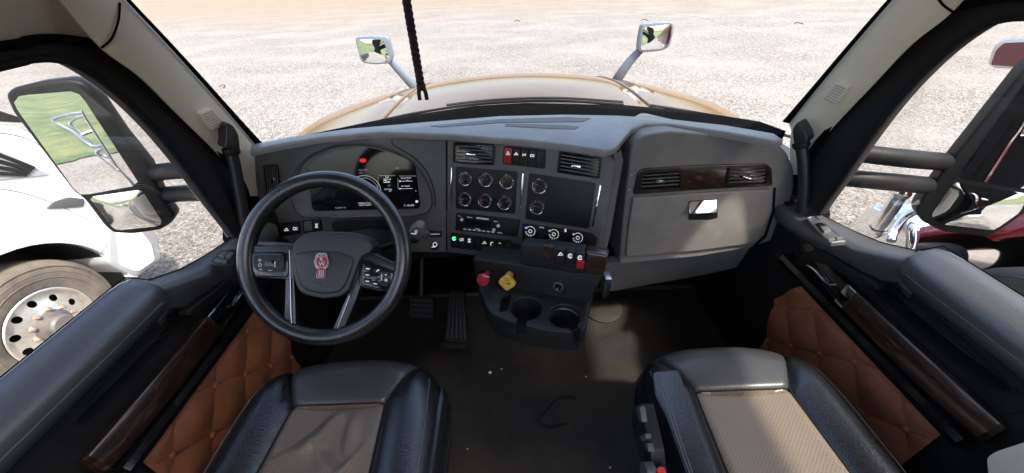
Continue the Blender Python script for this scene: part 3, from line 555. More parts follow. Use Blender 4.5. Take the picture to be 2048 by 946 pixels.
for i, (kd, gm) in enumerate(((4, 'greenlamp'), (1, 'white_glowprint'), (2, 'white_glowprint'), (None, None), (0, 'white_glowprint'), (4, 'white_glowprint'), (2, 'white_glowprint'), (5, 'white_glowprint'))):
    x = 901+15.2*i; y = 466+2.1*i; switch(PS, [(x, y), (x+14.2, y+2), (x+14, y+31), (x, y+29)], 'black', dash, kd, gm, h=.002, hh=.008)
# ---- parking brake console: valve knobs, rockers with burl wood, power socket
PK = Plane(Zp(1.85).at(1108, 592), (-math.sin(q18)*.985, -math.cos(q18)*.985, .17))
con = empty('center_console', (0, .9, 1.8), 'black cup holder console with red and yellow brake knobs', 'console')
prism('valve_panel', PK, rnd([(944, 517), (1060, 532), (1204, 545), (1206, 554), (1176, 610), (1100, 599), (1042, 590), (958, 582)], 6), 0, .09, 'black', con, .008)
prism('rocker_housing', PK, rnd([(1040, 488), (1100, 492), (1170, 502), (1168, 548), (1150, 548), (1040, 530)], 6), .016, .04, 'black', con, .006)
prism('wood_trim', PK, rnd([(1172, 503), (1216, 511), (1210, 546), (1198, 552), (1166, 548)], 6), .02, .04, 'wood', con, .006)
prism('wood_trim', PK, rnd([(1088, 490), (1106, 493), (1103, 524), (1084, 520)], 3), .019, .03, 'wood', con, .002)
for i, m in enumerate(('black', 'black', 'redplastic')):
    x = 1113+19.5*i; y = 497+3.6*i
    switch(PK, [(x, y), (x+17.5, y+3), (x+15, y+36), (x-3, y+33)], 'black', con, 4 if i else 0, h=.016, hh=.012, gv=.3)
prism('rocker_face', PK, rnd([(1154, 520), (1170, 523), (1167, 540), (1151, 537)], 2), .032, .012, 'redplastic', con, .002)
kn = lathe('red_valve_knob', PK.at(976, 545), PK.n, [(.008, 0), (.008, .03), (.019, .034), (.021, .042), (.019, .05), (.001, .052)], 'redknob', con, 8, sharp=20)
text('lettering', 'TRAILER', PK, 972, 553, .006, 'dim_glowprint', kn, .0528)
lathe('knob_stem', PK.at(1020, 549), PK.n, [(.012, 0), (.011, .036), (.001, .037)], 'yellowknob', con, 16)
P_ = Plane(PK.at(1016, 562, .036), PK.n); dm = [P_.p+P_.u*.027*math.cos(rad(a))+P_.v*.027*math.sin(rad(a)) for a in (90, 180, 270, 0)]
uv = rnd([(0, 1), (-1, 0), (0, -1), (1, 0)], .35, 3); dk = extrude('yellow_valve_knob', [P_.p+P_.u*.029*x+P_.v*.029*y+P_.n*.016 for x, y in uv], P_.n, .016, 'yellowknob', con, .004)
for s, dy in (('PARKING', 2), ('BRAKE', 6)): text('lettering', s, P_, 1016, 555+dy, .0058, 'black', dk, .0165)
merged('arrow', [mark(P_, (1012, 567), (1020, 567), .0012, .0166), mark(P_, (1017, 569.5), (1021, 567), .001, .0166)], 'black', dk)
for r0, m in ((.016, 'satin'), (.0115, 'gloss')): lathe('power_socket', PK.at(1117, 572, .001), PK.n, [(r0, 0), (r0, .006 if m == 'satin' else .007), (r0*.78, .0065), (.0005, .003)], m, con, 22)
# cup tray: outline runs round each cup and out through its notch
c1, c2 = Zp(1.85).at(1053, 616)[:2], Zp(1.85).at(1129, 631)[:2]
def cup(c, a, r=.0445, hw=.0135, out=.062):
    d = np.array((math.cos(rad(a)), math.sin(rad(a)))); q = np.array((-d[1], d[0])); de = math.degrees(math.asin(hw/r)); P = [tuple(c+d*out-q*hw)]
    for k in range(25):
        t = rad(a-de-(360-2*de)*k/24); P.append((c[0]+r*math.cos(t), c[1]+r*math.sin(t)))
    return P+[tuple(c+d*out+q*hw)]
tray = [(-.17, .93), (-.15, .838), (-.122, .755), (-.105, .732), (-.075, .716)]+cup(c1, -108, out=.062)+[(.04, .668)]+cup(c2, -64, out=.062)+[(.145, .668), (.152, .678), (.176, .758), (.206, .835), (.222, .9)]
extrude('cup_tray', [(x, y, 1.85) for x, y in tray], (0, 0, 1), .062, 'black', con, .004, 3)
for c_ in (c1, c2):
    lathe('cup_well', (c_[0], c_[1], 1.79), (0, 0, 1), [(.046, 0), (.046, .002), (.035, .003), (.001, .003)], 'rubber', con, 24)
    lathe('cup_ring', (c_[0], c_[1], 1.825), (0, 0, 1), [(.0446, 0), (.043, .004), (.0446, .008)], 'satin', con, 28) if c_ is c2 else None
extrude('tray_underside', [(x, y, 1.787) for x, y in ((-.16, .93), (-.14, .83), (-.105, .745), (-.02, .7), (.1, .675), (.135, .675), (.165, .76), (.21, .9))], (0, 0, 1), .035, 'black', con, .0)
box('mounting_bracket', (.235, .83, 1.80), (.255, .87, 1.88), 'satin', con, .002)
prism('coin_slot', Zp(1.8515), rnd([(1003, 596), (1022, 590), (1016, 620), (998, 624)], 4), 0, .003, 'felt', con)
box('console_neck', (-.12, .95, 1.7), (.2, 1.5, 1.86), 'black', con, .01)
# ---- passenger side: glove box, burl strip, two vents
PG = Plane((0, 1.09, 2.0), (0, -1, .1))
prism('passenger_module', PG, rnd([(1262, 292), (1285, 270), (1340, 262), (1450, 270), (1545, 286), (1572, 300), (1588, 335), (1590, 375), (1572, 430), (1548, 480), (1500, 497), (1400, 514), (1238, 530), (1246, 440)], [10, 14, 10, 0, 12, 12, 8, 8, 8, 14, 8, 0, 6, 0]), -.005, .3, 'glovebox', dash, .05, 7)
wg = prism('burl_strip', PG, rnd([(1276, 345), (1288, 338), (1400, 331), (1532, 328), (1544, 336), (1546, 372), (1400, 380), (1268, 390), (1268, 384)], 5), .004, .014, 'wood', dash, .003)
vent(PG, [(1281, 345), (1364, 339), (1364, 376), (1277, 381)], 4, dash, h=.0045, cross=0, knob=(.5, .6))
vent(PG, [(1457, 336), (1537, 333), (1535, 368), (1453, 373)], 4, dash, h=.0045, cross=0, knob=(.5, .6))
gb = prism('glove_box_door', PG, rnd([(1266, 396), (1400, 387), (1545, 379), (1543, 420), (1528, 468), (1505, 488), (1400, 502), (1252, 515), (1256, 460)], [4, 0, 6, 0, 14, 14, 0, 6, 0]), .009, .02, 'glovebox', dash, .014, 4)
prism('latch_recess', PG, rnd([(1377, 402), (1434, 398), (1436, 436), (1420, 440), (1376, 440)], 4), .0096, .004, 'black', gb, .001)
lp = [PG.at(1379, 402, .008), PG.at(1434, 398, .008), PG.at(1434, 425, .03), PG.at(1379, 428, .03)]; nl = unit(np.cross(lp[1]-lp[0], lp[3]-lp[0])); nl = nl*np.sign(-nl[1]); extrude('latch', lp, nl, .006, 'chrome', gb, .0015)
prism('module_joint', PG, [(1549, 376), (1552, 376), (1549, 425), (1533, 474), (1508, 496), (1506, 493), (1530, 471), (1546, 422)], .0002, .004, 'felt', dash)
for k in range(8): bar('side_rib', PG, (1578-k*.6, 362+k*7.5), (1590-k*1.5, 361+k*7.5), .003, -.03, -.008, 'black', dash, bevel=.001)
for x, y in ((1253, 352), (1249, 380)): lathe('screw', PS.at(x-10, y, .0)+np.array((.03, .0, 0)), PG.n, [(.003, 0), (.003, .001), (.0003, .0015)], 'satin', dash, 8)
prism('knee_panel', Plane((0, 1.16, 1.7), (0, -.96, -.2)), [(1200, 530), (1560, 485), (1545, 520), (1400, 552), (1205, 586)], 0, .04, 'glovebox', dash, .004)
# ================================================================== STEERING WHEEL
tau = rad(38); WC = np.array((-.532, .76, 2.06)); PW = Plane(WC, (0, -math.cos(tau), math.sin(tau)))
sw = empty('steering_wheel', WC, 'black leather steering wheel with red oval emblem on its hub', 'steering wheel')
tube('rim', [WC+.206*(PW.u*math.cos(a)+PW.v*math.sin(a)) for a in np.linspace(0, 2*math.pi, 97)[:-1]], .0212, 'wheelleather', sw, 18, closed=True, sq=1.0)
pad = prism('hub_pad', PW, rnd([(582, 500), (588, 483), (606, 468), (630, 463), (697, 464), (732, 474), (747, 492), (741, 504), (722, 514), (714, 535), (698, 580), (680, 594), (646, 598), (607, 590), (593, 577), (582, 540)], 9, 3), .022, .05, 'hubpad', sw, .014, 5)
prism('hub_face', PW, rnd([(588, 506), (630, 500), (680, 503), (708, 515), (704, 535), (690, 573), (676, 586), (646, 589), (611, 582), (600, 572), (590, 540)], 8, 3), .026, .01, 'hubpad', pad, .006, 3)
em = prism('emblem', PW, rnd([(633, 509), (636, 506), (650, 506), (654, 509), (655, 513), (659, 524), (655, 534), (651, 538), (651, 554), (646, 556), (633, 556), (632, 553), (634, 538), (630, 532), (628, 523), (631, 513)], 1.5, 2), .031, .006, 'satin', pad, .0006, 1)
prism('red_enamel', PW, ell(643.5, 523, 13.5, 14, 28), .0316, .003, 'redplastic', em)
prism('red_enamel', PW, [(634, 537), (650.5, 537), (650, 555), (633.5, 555)], .0314, .003, 'redplastic', em)
prism('red_enamel', PW, [(636.5, 508), (650, 508), (651, 510.5), (635.5, 510.5)], .0314, .003, 'redplastic', em)
text('letter', 'K', PW, 643, 518, .0155, 'white', em, .0322); text('letter', 'W', PW, 643.5, 528, .0155, 'white', em, .0322)
merged('stripes', [mark(PW, (x, 540), (x-.5, 553.5), .0009, .0318) for x in (638.5, 642.5, 646.5)]+[mark(PW, (x, 508.3), (x, 510.3), .0006, .0318) for x in (640, 643.5, 647)]+[ringmark(PW, 643.5, 523, 11.6, .7, .0321, n=28)], 'white', em)
merged('airbag_mark', [mark(PW, (632, 565), (637, 568), .0012, .0265), mark(PW, (639, 566), (644, 570), .0012, .0265)], 'black', pad)
sp = prism('left_spoke', PW, rnd([(493, 488), (520, 491), (584, 489), (587, 560), (578, 560), (520, 556), (497, 552)], 6), .005, .022, 'wheelleather', sw, .006)
pod = prism('switch_pod', PW, rnd([(500, 508), (507, 504), (576, 504), (576, 556), (513, 553), (504, 545)], 8), .009, .01, 'gloss', sp, .004)
prism('button_plate', PW, rnd([(508, 514), (513, 511), (568, 510), (569, 545), (516, 543), (509, 536)], 5), .0115, .004, 'black', sp, .0015)
bar('toggle', PW, (529, 527), (548, 527), .008, .011, .017, 'gloss', sp, bevel=.002); bar('toggle_edge', PW, (549.5, 523), (549.5, 534), .0012, .011, .016, 'white', sp)
merged('symbol', [ringmark(PW, 519.5, 520.5, 2, 1.2, .0122), ringmark(PW, 520, 530, 3, 1.2, .0122), mark(PW, (518, 539), (524, 539), .0012, .0122), mark(PW, (536, 541), (544, 541), .0007, .0122)], 'dim_glowprint', sp)
sp = prism('right_spoke', PW, rnd([(722, 512), (742, 503), (775, 520), (806, 532), (806, 552), (790, 582), (760, 584), (716, 574), (716, 535)], 7), .005, .022, 'wheelleather', sw, .006)
prism('switch_pod', PW, rnd([(723, 520), (738, 522), (785, 540), (789, 548), (784, 570), (773, 580), (757, 579), (721, 571)], 6), .009, .01, 'gloss', sp, .004)
for r_i, row in enumerate((((728, 530), (747, 536), (766, 543)), ((727, 543), (766, 554)), ((727, 556), (743, 562), (761, 563)))):
    for x, y in row: prism('button', PW, rnd([(x, y), (x+15, y+3), (x+14, y+12), (x, y+9)], 2), .0122, .003, 'black', sp, .001)
bar('toggle', PW, (747, 552), (760, 555), .007, .011, .017, 'gloss', sp, bevel=.002); bar('toggle_edge', PW, (763, 549), (762, 561), .0012, .011, .016, 'white', sp)
merged('symbol', [mark(PW, (732, 537), (739, 538), .0012, .0129), mark(PW, (753, 543), (758, 539), .0012, .0129), mark(PW, (770, 549), (773, 550), .0012, .0129), mark(PW, (731, 549.5), (738, 550.5), .0008, .0129), mark(PW, (731, 562), (738, 563), .001, .0129), ringmark(PW, 772, 560, 2.2, 1, .0129), mark(PW, (747, 567), (754, 568), .0009, .0129)], 'white_glowprint', sp)
for nm, o, ch in (('lower_spoke', [(571, 552), (587, 540), (590, 600), (591, 648), (604, 662), (598, 672), (578, 668), (567, 648)], [(579, 500), (581, 560), (582, 620), (584, 652)]),
                  ('lower_spoke', [(718, 535), (728, 552), (712, 600), (692, 648), (678, 676), (660, 676), (664, 662), (686, 610)], [(722, 520), (708, 570), (690, 618), (672, 664)])):
    l = prism(nm, PW, rnd(o, 5), .0035, .02, 'wheelleather', sw, .005); tube('chrome_line', [PW.at(*p, .006) for p in smooth([np.array(q, float) for q in ch], 3)], .0014, 'satin', l, 6)
prism('bottom_bridge', PW, rnd([(594, 656), (632, 664), (672, 664), (670, 678), (632, 680), (588, 672)], 4), .002, .018, 'wheelleather', sw, .004)
tube('chrome_line', [PW.at(*p, .006) for p in ((598, 659), (620, 665), (645, 668), (668, 667))], .002, 'satin', sw, 6)
# column with stalks
colm = empty('steering_column', (-.53, .95, 1.7), 'dark steering column with control stalks behind the wheel', 'steering column')
def ring(c, n, rx, ry, k=20):
    p = Plane(c, n); return [p.p+p.u*rx*math.cos(2*math.pi*i/k)+p.v*ry*math.sin(2*math.pi*i/k) for i in range(k)]
loft('shroud', [ring(WC-PW.n*.03, PW.n, .055, .05), ring(WC-PW.n*.06, PW.n, .07, .065), ring(WC-PW.n*.16, PW.n, .08, .075), ring((-.53, 1.05, 1.86), (0, -.8, .4), .085, .08), ring((-.53, 1.25, 1.7), (0, -.8, .5), .08, .08)], 'black', colm, cap=(True, True))
S9 = Yp(.93)
tube('right_stalk', smooth([S9.at(755, 500), S9.at(800, 486), S9.at(836, 478)], 4), .011, 'black', colm, 10)
kb = prism('stalk_head', Yp(.91), rnd([(816, 465), (833, 453), (846, 456), (849, 470), (842, 482), (822, 478)], 3), .012, .035, 'dash', colm, .005)
merged('symbol', [ringmark(Yp(.91), 832, 463, 2.4, 1, .0126), mark(Yp(.91), (822, 467), (833, 468), .0016, .0126)], 'white_glowprint', kb)
lathe('stalk_tip', Yp(.91).at(851, 470, -.005), (.8, -.5, -.2), [(.014, -.012), (.014, .008), (.001, .011)], 'greyplastic', colm, 14)
tube('left_stalk', smooth([S9.at(590, 494), S9.at(550, 490), S9.at(512, 489)], 4), .010, 'dash', colm, 10)
bar('stalk_symbol', Yp(.915), (536, 494), (548, 494), .004, .0, .003, 'white_glowprint', colm)
prism('column_switch', Plane(PD.at(880, 470), PD.n), rnd([(856, 463), (884, 465), (883, 476), (855, 474)], 2), .012, .02, 'black', colm, .002)
text('lettering', 'ENGINE BRAKE', Plane(PD.at(880, 470, .0125), PD.n), 869, 468.5, .006, 'white_glowprint', colm, 0)
ig = lathe('ignition', PD.at(870, 491, .002), PD.n, [(.016, 0), (.015, .014), (.001, .015)], 'black', colm, 18)
merged('symbol', [ringmark(PD, 870, 489, 4, 1.4, .018), mark(PD, (863, 494), (870, 494), .0014, .018)], 'white_glowprint', ig)

# ================================================================== SEATS
def seat(cx, yf, label, who, wrink, a=.278):
    t = empty('seat', (cx, .3, 1.25), label, 'seat', 'leather seats with taupe centres')
    Lf, z0 = .25, 1.755; yc = yf-Lf; ys = .532
    def w(y): return a if y <= yc else a*max(0, 1-((y-yc)/Lf)**2.8)**(1/2.8)
    def b(y):
        if y > ys: v = .12+(.185-.12)*(y-ys)/(yf-.033-ys)
        else: v = .12+.02*(ys-y)/.4
        return min(v, max(w(y)*.995, .0005))
    us = [-1]+list(-1+.5*np.linspace(.04, .98, 12))+[-.5]+list(np.linspace(-.48, .48, 33))+[.5]+list(1-.5*np.linspace(.98, .04, 12))+[1]
    def fn(u, y):
        W, B0 = w(y), b(y)
        x = u/.5*B0 if abs(u) <= .5 else math.copysign(B0+(abs(u)-.5)/.5*(W-B0), u)
        ax = abs(x); r = (abs(ax/a)**2.8+(max(0, y-yc)/Lf)**2.8)**(1/2.8)
        q = max(0, (r-.7)/.3); z = z0-.075*(1-math.sqrt(max(0, 1-min(1, q)**2)))
        if ax > B0: z += .028*math.sin(math.pi*min(1, (ax-B0)/(a-B0)))**.8
        z += .012*max(0, 1-((y-.62)/.1)**2)*(1 if ax < B0 else 0) - .012*max(0, 1-(ax/.13)**2)*(1 if y < ys else 0)
        z -= .007*math.exp(-((ax-B0)/.0055)**2)
        if ax < B0+.004: z -= .007*math.exp(-((y-ys)/.0055)**2)
        if wrink and ax < B0 and y < ys-.008:
            f = min(1, (ys-y)/.03)*min(1, (B0-ax)/.03)
            for (px, py, an, wd, ln, am) in ((-.01, .47, 62, .018, .07, .010), (.055, .46, 100, .014, .06, .009), (-.06, .42, 28, .014, .08, .008), (.02, .39, 140, .016, .08, .010), (.07, .37, 60, .014, .07, .008), (-.04, .35, 15, .02, .08, .009)):
                dx, dy = x-px, y-py; ca, sa = math.cos(rad(an)), math.sin(rad(an)); l = dx*ca+dy*sa; n = -dx*sa+dy*ca
                z += 1.5*f*am*math.exp(-(n/wd)**2-(l/ln)**2)
        return (cx+x, y, z)
    vs = sorted(set(list(np.linspace(-.05, ys-.03, 52))+[ys-.022, ys-.014, ys-.008, ys-.004, ys, ys+.004, ys+.008, ys+.014, ys+.022]+list(np.linspace(ys+.03, yf-.03, 18))+[yf-.02, yf-.012, yf-.006, yf-.002, yf-.0003]))
    grid('center_panel', fn, us, vs, 'perftaupe' if wrink else 'perftaupe_sunlit', t, lambda u, v: abs(u) < .5 and v < ys, sharp=80)
    grid('front_panel', fn, us, vs, 'perfblack', t, lambda u, v: abs(u) < .5 and v > ys, sharp=80)
    for s in (-1, 1):
        grid('bolster', fn, us, vs, 'leather', t, lambda u, v: u*s > .5, sharp=80)
        tube('piping', [np.array(fn(s*.5, y))+np.array((0, 0, .003)) for y in np.linspace(0, yf-.04, 40)], .0022, 'black', t, 6)
        tube('stitching', [np.array(fn(s*.87, y))+np.array((0, 0, .0005)) for y in np.linspace(0, yf-.1, 40)], .0012, 'thread', t, 5)
    tube('piping', [np.array(fn(u, ys))+np.array((0, 0, .003)) for u in np.linspace(-.5, .5, 24)], .002, 'black', t, 6)
    # side skirt following the cushion edge
    E_ = []
    for y in np.linspace(-.05, yf-.25, 8): E_.append((-a, y))
    for k in range(1, 40):
        an = math.pi-math.pi*k/40; c, s_ = math.cos(an), math.sin(an); E_.append((a*math.copysign(abs(c)**(2/2.8), c), yc+Lf*s_**(2/2.8)))
    for y in np.linspace(yf-.25, -.05, 8): E_.append((a, y))
    rows = [(1.0, z0-.076), (1.012, z0-.09), (1.0, z0-.15), (.95, z0-.19), (.85, z0-.2)]
    loft('skirt', [[(cx+x*f, .25+(y-.25)*f, z) for x, y in E_] for f, z in rows], 'leather', t, closed=False)
    tube('hem_piping', [(cx+x*1.012, .25+(y-.25)*1.012, z0-.09) for x, y in E_], .004, 'black', t, 6)
    loft('pedestal', [[(cx+sx*.2*f, y0, z) for sx, y0 in ((-1, -.05), (1, -.05), (1, .5), (-1, .5))] for f, z in ((1.05, 1.251), (1, 1.3), (.9, 1.56))], 'black', t)
    def bk(u, v): 
        x = u*.25*(1-.25*v*v); return (cx+x, .02-.22*v-.03*(1-u*u)*0+.05*abs(u)**3, 1.74+.72*v)
    loft('backrest', [[bk(u, v) for u in np.linspace(-1, 1, 13)]+[tuple(np.array(bk(u, v))-np.array((0, .11, 0))) for u in np.linspace(1, -1, 13)] for v in np.linspace(0, 1, 10)], 'leather', t, cap=(True, True))
    return t, fn
sd, _ = seat(-.508, .695, 'driver seat with creased taupe leather centre behind the steering wheel', 'driver', True)
loft('hip_pad', [ring((-.246, y, 1.69), (0, 1, 0), .02, .05, 14) for y in np.linspace(0, .55, 8)]+[ring((-.25, .585, 1.69), (0, 1, 0), .012, .04, 14)], 'leather', sd, cap=(True, True))
spa, _ = seat(.536, .695, 'passenger seat with smooth taupe leather centre below the glove box', 'passenger', False, .266)
ap = extrude('folded_armrest', [Zp(1.815).at(*p) for p in rnd([(1303, 742), (1358, 738), (1376, 790), (1440, 960), (1480, 1060), (1410, 1060), (1378, 960), (1330, 830), (1310, 790)], 9)], (0, 0, 1), .085, 'leather', spa, .016, 5)
tube('stitching', [Zp(1.8155).at(*p) for p in ((1313, 752), (1326, 790), (1346, 850), (1366, 910), (1388, 970))], .0013, 'thread', spa, 5)
tube('stitching', [Zp(1.8155).at(*p) for p in ((1319, 750), (1332, 790), (1352, 850), (1372, 910), (1394, 970))], .0011, 'thread', spa, 5)
prism('control_plate', Xp(.235), rnd([(1268, 812), (1280, 806), (1300, 900), (1306, 960), (1286, 960), (1272, 880)], 5), 0, .03, 'black', spa, .003)
for o in ([(1271, 815), (1279, 811), (1284, 846), (1277, 840)], [(1279, 872), (1290, 866), (1292, 878), (1283, 884)], [(1287, 884), (1294, 886), (1298, 905), (1291, 898)]): prism('seat_lever', Xp(.232), rnd(o, 3), .008, .012, 'greyplastic', spa, .002)
prism('recline_lever', Xp(.225), rnd([(1279, 925), (1286, 922), (1294, 940), (1300, 975), (1280, 975)], 5), .008, .02, 'greyplastic', spa, .003)
bk_ = prism('belt_buckle', Zp(1.80), rnd([(1312, 934), (1322, 930), (1332, 934), (1338, 965), (1312, 962)], 3), .01, .05, 'black', label='red button seat belt buckle beside the passenger seat', cat='seat belt')
prism('release_button', Zp(1.80), rnd([(1314, 937), (1322, 932), (1330, 936), (1332, 946), (1316, 944)], 2), .014, .01, 'buckle', bk_, .002)

# ================================================================== DOORS (built on the driver's side, mirrored across)
PIN = Xp(-.905)
def door(label, switches):
    t = empty('door', (-.94, .5, 1.3), label, 'door', 'cab doors with orange quilted panels')
    # window frame and pane
    A = [np.array((-.93, y, 2.585)) for y in (-.7, -.2, .3)]+[PF.at(*p) for p in OUT]; B_ = [np.array((-.93, y, 2.535)) for y in (-.7, -.2, .3)]+[PF.at(*p) for p in INN]
    strip('window_frame', A, B_, (1, -.3, 0), .012, .03, 'framefelt', t, nb=6)
    tube('window_seal', [p+np.array((.004, 0, 0)) for p in smooth(B_, 4)], .006, 'rubber', t, 6)
    tube('frame_seal', [p+np.array((.01, 0, 0)) for p in smooth(A, 4)], .009, 'felt', t, 6)
    W_ = [p-np.array((.018, 0, 0)) for p in smooth(B_, 4)]; z_of = lambda y: min(p[2] for p in W_)
    low = [(-.948, y, sill(y)-.03) for y in (1.02, .9, .75, .6, .3, -.2, -.7)]
    extrude('window_pane', W_+low, (1, 0, 0), .004, 'doorglass', t)
    # upper pad
    def padring(y, f):
        P = [(.957, 2.09), (.953, 2.098), (.945, 2.1), (.92, 2.088), (.897, 2.075), (.887, 2.066), (.882, 2.052), (.883, 2.03), (.888, 2.008), (.905, 2.0), (.957, 1.998)]; c = (.93, 2.045)
        return [(-(c[0]+(x-c[0])*(f if x < .95 else 1)), y, c[1]+(z-c[1])*f) for x, z in P]
    loft('upper_pad', [padring(y, 1) for y in (-.6, 0, .3, .5, .61)]+[padring(.645, .94), padring(.668, .8), padring(.68, .5), padring(.683, .2)], 'pad', t, cap=(True, True), sharp=60)
    tube('pad_seam', [(-.8835, y, 2.034) for y in np.linspace(-.4, .64, 10)], .0016, 'thread', t, 5)
    R = []
    for y in (.62, .64, .66, .68, .7, .72, .78, .85, .93, 1.0, 1.06, 1.1):
        z = sill(y); q = float(np.interp(y, [.66, .85], [.02, 0])); R.append([(-.957, y, z-.004), (-.95, y, z+.003), (-.905-q*.6, y, z-.008), (-.882-q, y, z-.014), (-.875-q, y, z-.024), (-.882-q, y, z-.06), (-.906, y, z-.09), (-.957, y, z-.09)])
    loft('sill', R, 'pad', t, cap=(True, True), sharp=60)
    tube('sill_seam', [(-.948, y, (sill(y) if y > .68 else 2.0985)+.003) for y in np.linspace(-.5, 1.06, 40)], .0014, 'felt', t, 5)
    # inner panel with a bowl-shaped pocket
    out = [(-.6, 1.28), (1.08, 1.28), (1.08, 1.93), (1.0, 1.93), (.85, 1.95), (.72, 2.0), (.64, 2.01), (-.6, 2.01)]
    pk = [(.565+.175*math.copysign(abs(math.cos(a))**.8, math.cos(a)), 1.955+.03*math.copysign(abs(math.sin(a))**.8, math.sin(a))+.0*math.cos(a)) for a in np.linspace(0, 2*math.pi, 33)[:-1]]
    bm = bmesh.new(); 
    for lp in (out, pk):
        vv = [bm.verts.new((-.905, y, z)) for y, z in lp]; [bm.edges.new((vv[i], vv[(i+1) % len(vv)])) for i in range(len(vv))]
    bmesh.ops.triangle_fill(bm, use_beauty=True, use_dissolve=False, edges=bm.edges[:], normal=(1, 0, 0)); bm.verts.index_update()
    vs = [tuple(v.co) for v in bm.verts]; fs = [[v.index for v in f.verts] for f in bm.faces]; bm.free()
    n0 = len(vs); vs += [(-.957, y, z) for y, z in out]; k = len(out)
    fs += [(i, (i+1) % k, n0+(i+1) % k, n0+i) for i in range(k)]
    mk('inner_panel', vs, fs, 'blackdoor', t)
    cy, cz = .565, 1.955
    loft('map_pocket', [[(-x, cy+(y-cy)*f, cz+(z-cz)*f) for y, z in pk] for x, f in ((.903, 1.02), (.906, 1.0), (.925, .97), (.945, .85), (.952, .5))], 'blackdoor', t, cap=(False, True))
    tube('pocket_seam', [PIN.at(*p, .0005) for p in smooth([np.array(q, float) for q in ((345, 660), (300, 690), (220, 770), (140, 850), (124, 868), (120, 880), (128, 886), (170, 893))], 4)], .0016, 'rubber', t, 5)
    # burl armrest bar
    prof = [(.906, 1.905), (.884, 1.914), (.877, 1.915), (.874, 1.911), (.866, 1.866), (.868, 1.852), (.878, 1.845), (.906, 1.843)]
    def ar(y, f=1, dz=0): return [(-(.906+(x-.906)*f), y, 1.885+(z-1.885)*(.6+.4*f)+dz) for x, z in prof]
    loft('armrest', [ar(.345, .5, -.004), ar(.352, .72, -.002), ar(.39, .9), ar(.48, 1.0), ar(.6, 1.0), ar(.705, .95)], 'wood', t, cap=(True, True), sharp=30)
    loft('armrest_cap', [ar(.705, 1.0), ar(.735, .98)], 'chrome', t, cap=(True, True))
    loft('lower_rail', [[(-x, y, z) for x, z in ((.906, 1.838), (.873, 1.834), (.866, 1.82), (.872, 1.8), (.906, 1.792))] for y in (.36, .6, .8, .97)], 'gloss', t, cap=(True, True))
    loft('grip_front', [ar(.736, .9), ar(.8, .72), ar(.88, .5, .005), ar(.95, .2, .01)], 'gloss', t, cap=(True, True), sharp=70)
    FR = FLIP[0]
    PR = Xp(.9)
    hood_px = [(1586, 524), (1606, 506), (1640, 496), (1652, 502), (1700, 538), (1753, 568), (1752, 579), (1726, 577), (1690, 556), (1650, 530), (1625, 524), (1600, 538)]
    extrude('pull_hood', [(-p[0], p[1], p[2]) for p in (PR.at(*q, .02) for q in hood_px)], (1, 0, 0), .03, 'blackdoor', t, .006)
    tube('door_lever', [(-p[0], p[1], p[2]) for p in smooth([PR.at(1616, 531, .016), PR.at(1630, 540, .022), PR.at(1648, 560, .026), PR.at(1660, 569, .024), PR.at(1675, 570, .02)], 4)], .0045, 'chrome', t, 8)
    # quilted leather with buttons
    bl = [(.795, 1.753), (.614, 1.735), (.438, 1.723), (.878, 1.66), (.704, 1.647), (.526, 1.64), (.786, 1.57), (.614, 1.56), (.438, 1.55), (.878, 1.48), (.704, 1.47), (.526, 1.46)]
    def qf(y, z):
        # diamond lattice in rotated coordinates through the button positions
        Yc, Zc = (y-.614)/.0885, (z-1.735+.1*(.614-y))/.0885
        p, q = (Yc+Zc)/2, (Yc-Zc)/2; dp, dq = abs(p-round(p)), abs(q-round(q))
        h = .013*(min(1, dp*2.4)**.55)*(min(1, dq*2.4)**.55)-.003
        edge = min(1, (1.785-z)/.02, (y-.395)/.02, (.965-y)/.02); return (-(.906-.012-h*max(0, edge)-.004*max(0, edge)), y, z)
    oq = grid('quilted_panel', qf, list(np.linspace(.395, .965, 115)), list(np.linspace(1.3, 1.785, 98)), 'orange', t, lambda y, z: y < np.interp(z, [1.3, 1.5, 1.66, 1.79], [.87, .89, .93, .865]), sharp=80)
    for ax_ in (0, 1):
        for k in range(-6, 8):
            pts = []
            for w_ in np.linspace(-8, 8, 220):
                p, q = (k, w_) if ax_ == 0 else (w_, k); Yc, Zc = p+q, p-q; y = .614+Yc*.0885; z = 1.735+Zc*.0885-.1*(.614-y)
                if .40 < y < np.interp(z, [1.3, 1.5, 1.66, 1.79], [.87, .89, .93, .865])-.004 and 1.305 < z < 1.78: pts.append(np.array(qf(y, z))+np.array((.0012, 0, 0)))
            if len(pts) > 4: tube('stitch_line', pts, .0011, 'brownthread', oq, 5)
    for y, z in bl:
        y = .614+round((y-.614)/.0885)*.0885; z = 1.735-.1*(.614-y)+round((z-1.735+.1*(.614-y))/.0885)*.0885
        lathe('button', (-.893, y, z), (1, 0, 0), [(.009, 0), (.0085, .004), (.005, .0065), (.0005, .007)], 'orange', oq, 12)
    # window switches on the sill
    PSL = Plane((-.9, .9, sill(.9)+.004), (.1, .2, .97))
    if switches == 4:
        b0 = prism('switch_plate', PSL, rnd([(419, 523), (440, 500), (473, 497), (468, 528), (455, 531), (425, 528)], 4), .002, .012, 'black', t, .002)
        for o in ([(436, 510), (445, 503), (455, 504), (448, 515)], [(450, 515), (457, 504), (469, 504), (459, 516)], [(427, 520), (433, 516), (456, 519), (452, 525)], [(456, 496), (466, 486), (474, 486), (472, 495)]): prism('window_switch', PSL, rnd(o, 2), .008, .008, 'dash', b0, .002)
    return t
def sill(y):
    return float(np.interp(y, [.55, .64, .66, .7, .78, .88, 1.0, 1.1], [2.06, 2.07, 2.076, 2.055, 2.02, 1.995, 1.978, 1.97]))
dl = door('driver door with orange quilted panel and burl wood armrest', 4)
FLIP[0] = -1; dr = door('passenger door with orange quilted panel and burl wood armrest', 0); FLIP[0] = 1
PSR = Plane((.9, .9, sill(.9)+.004), (-.1, .2, .97))
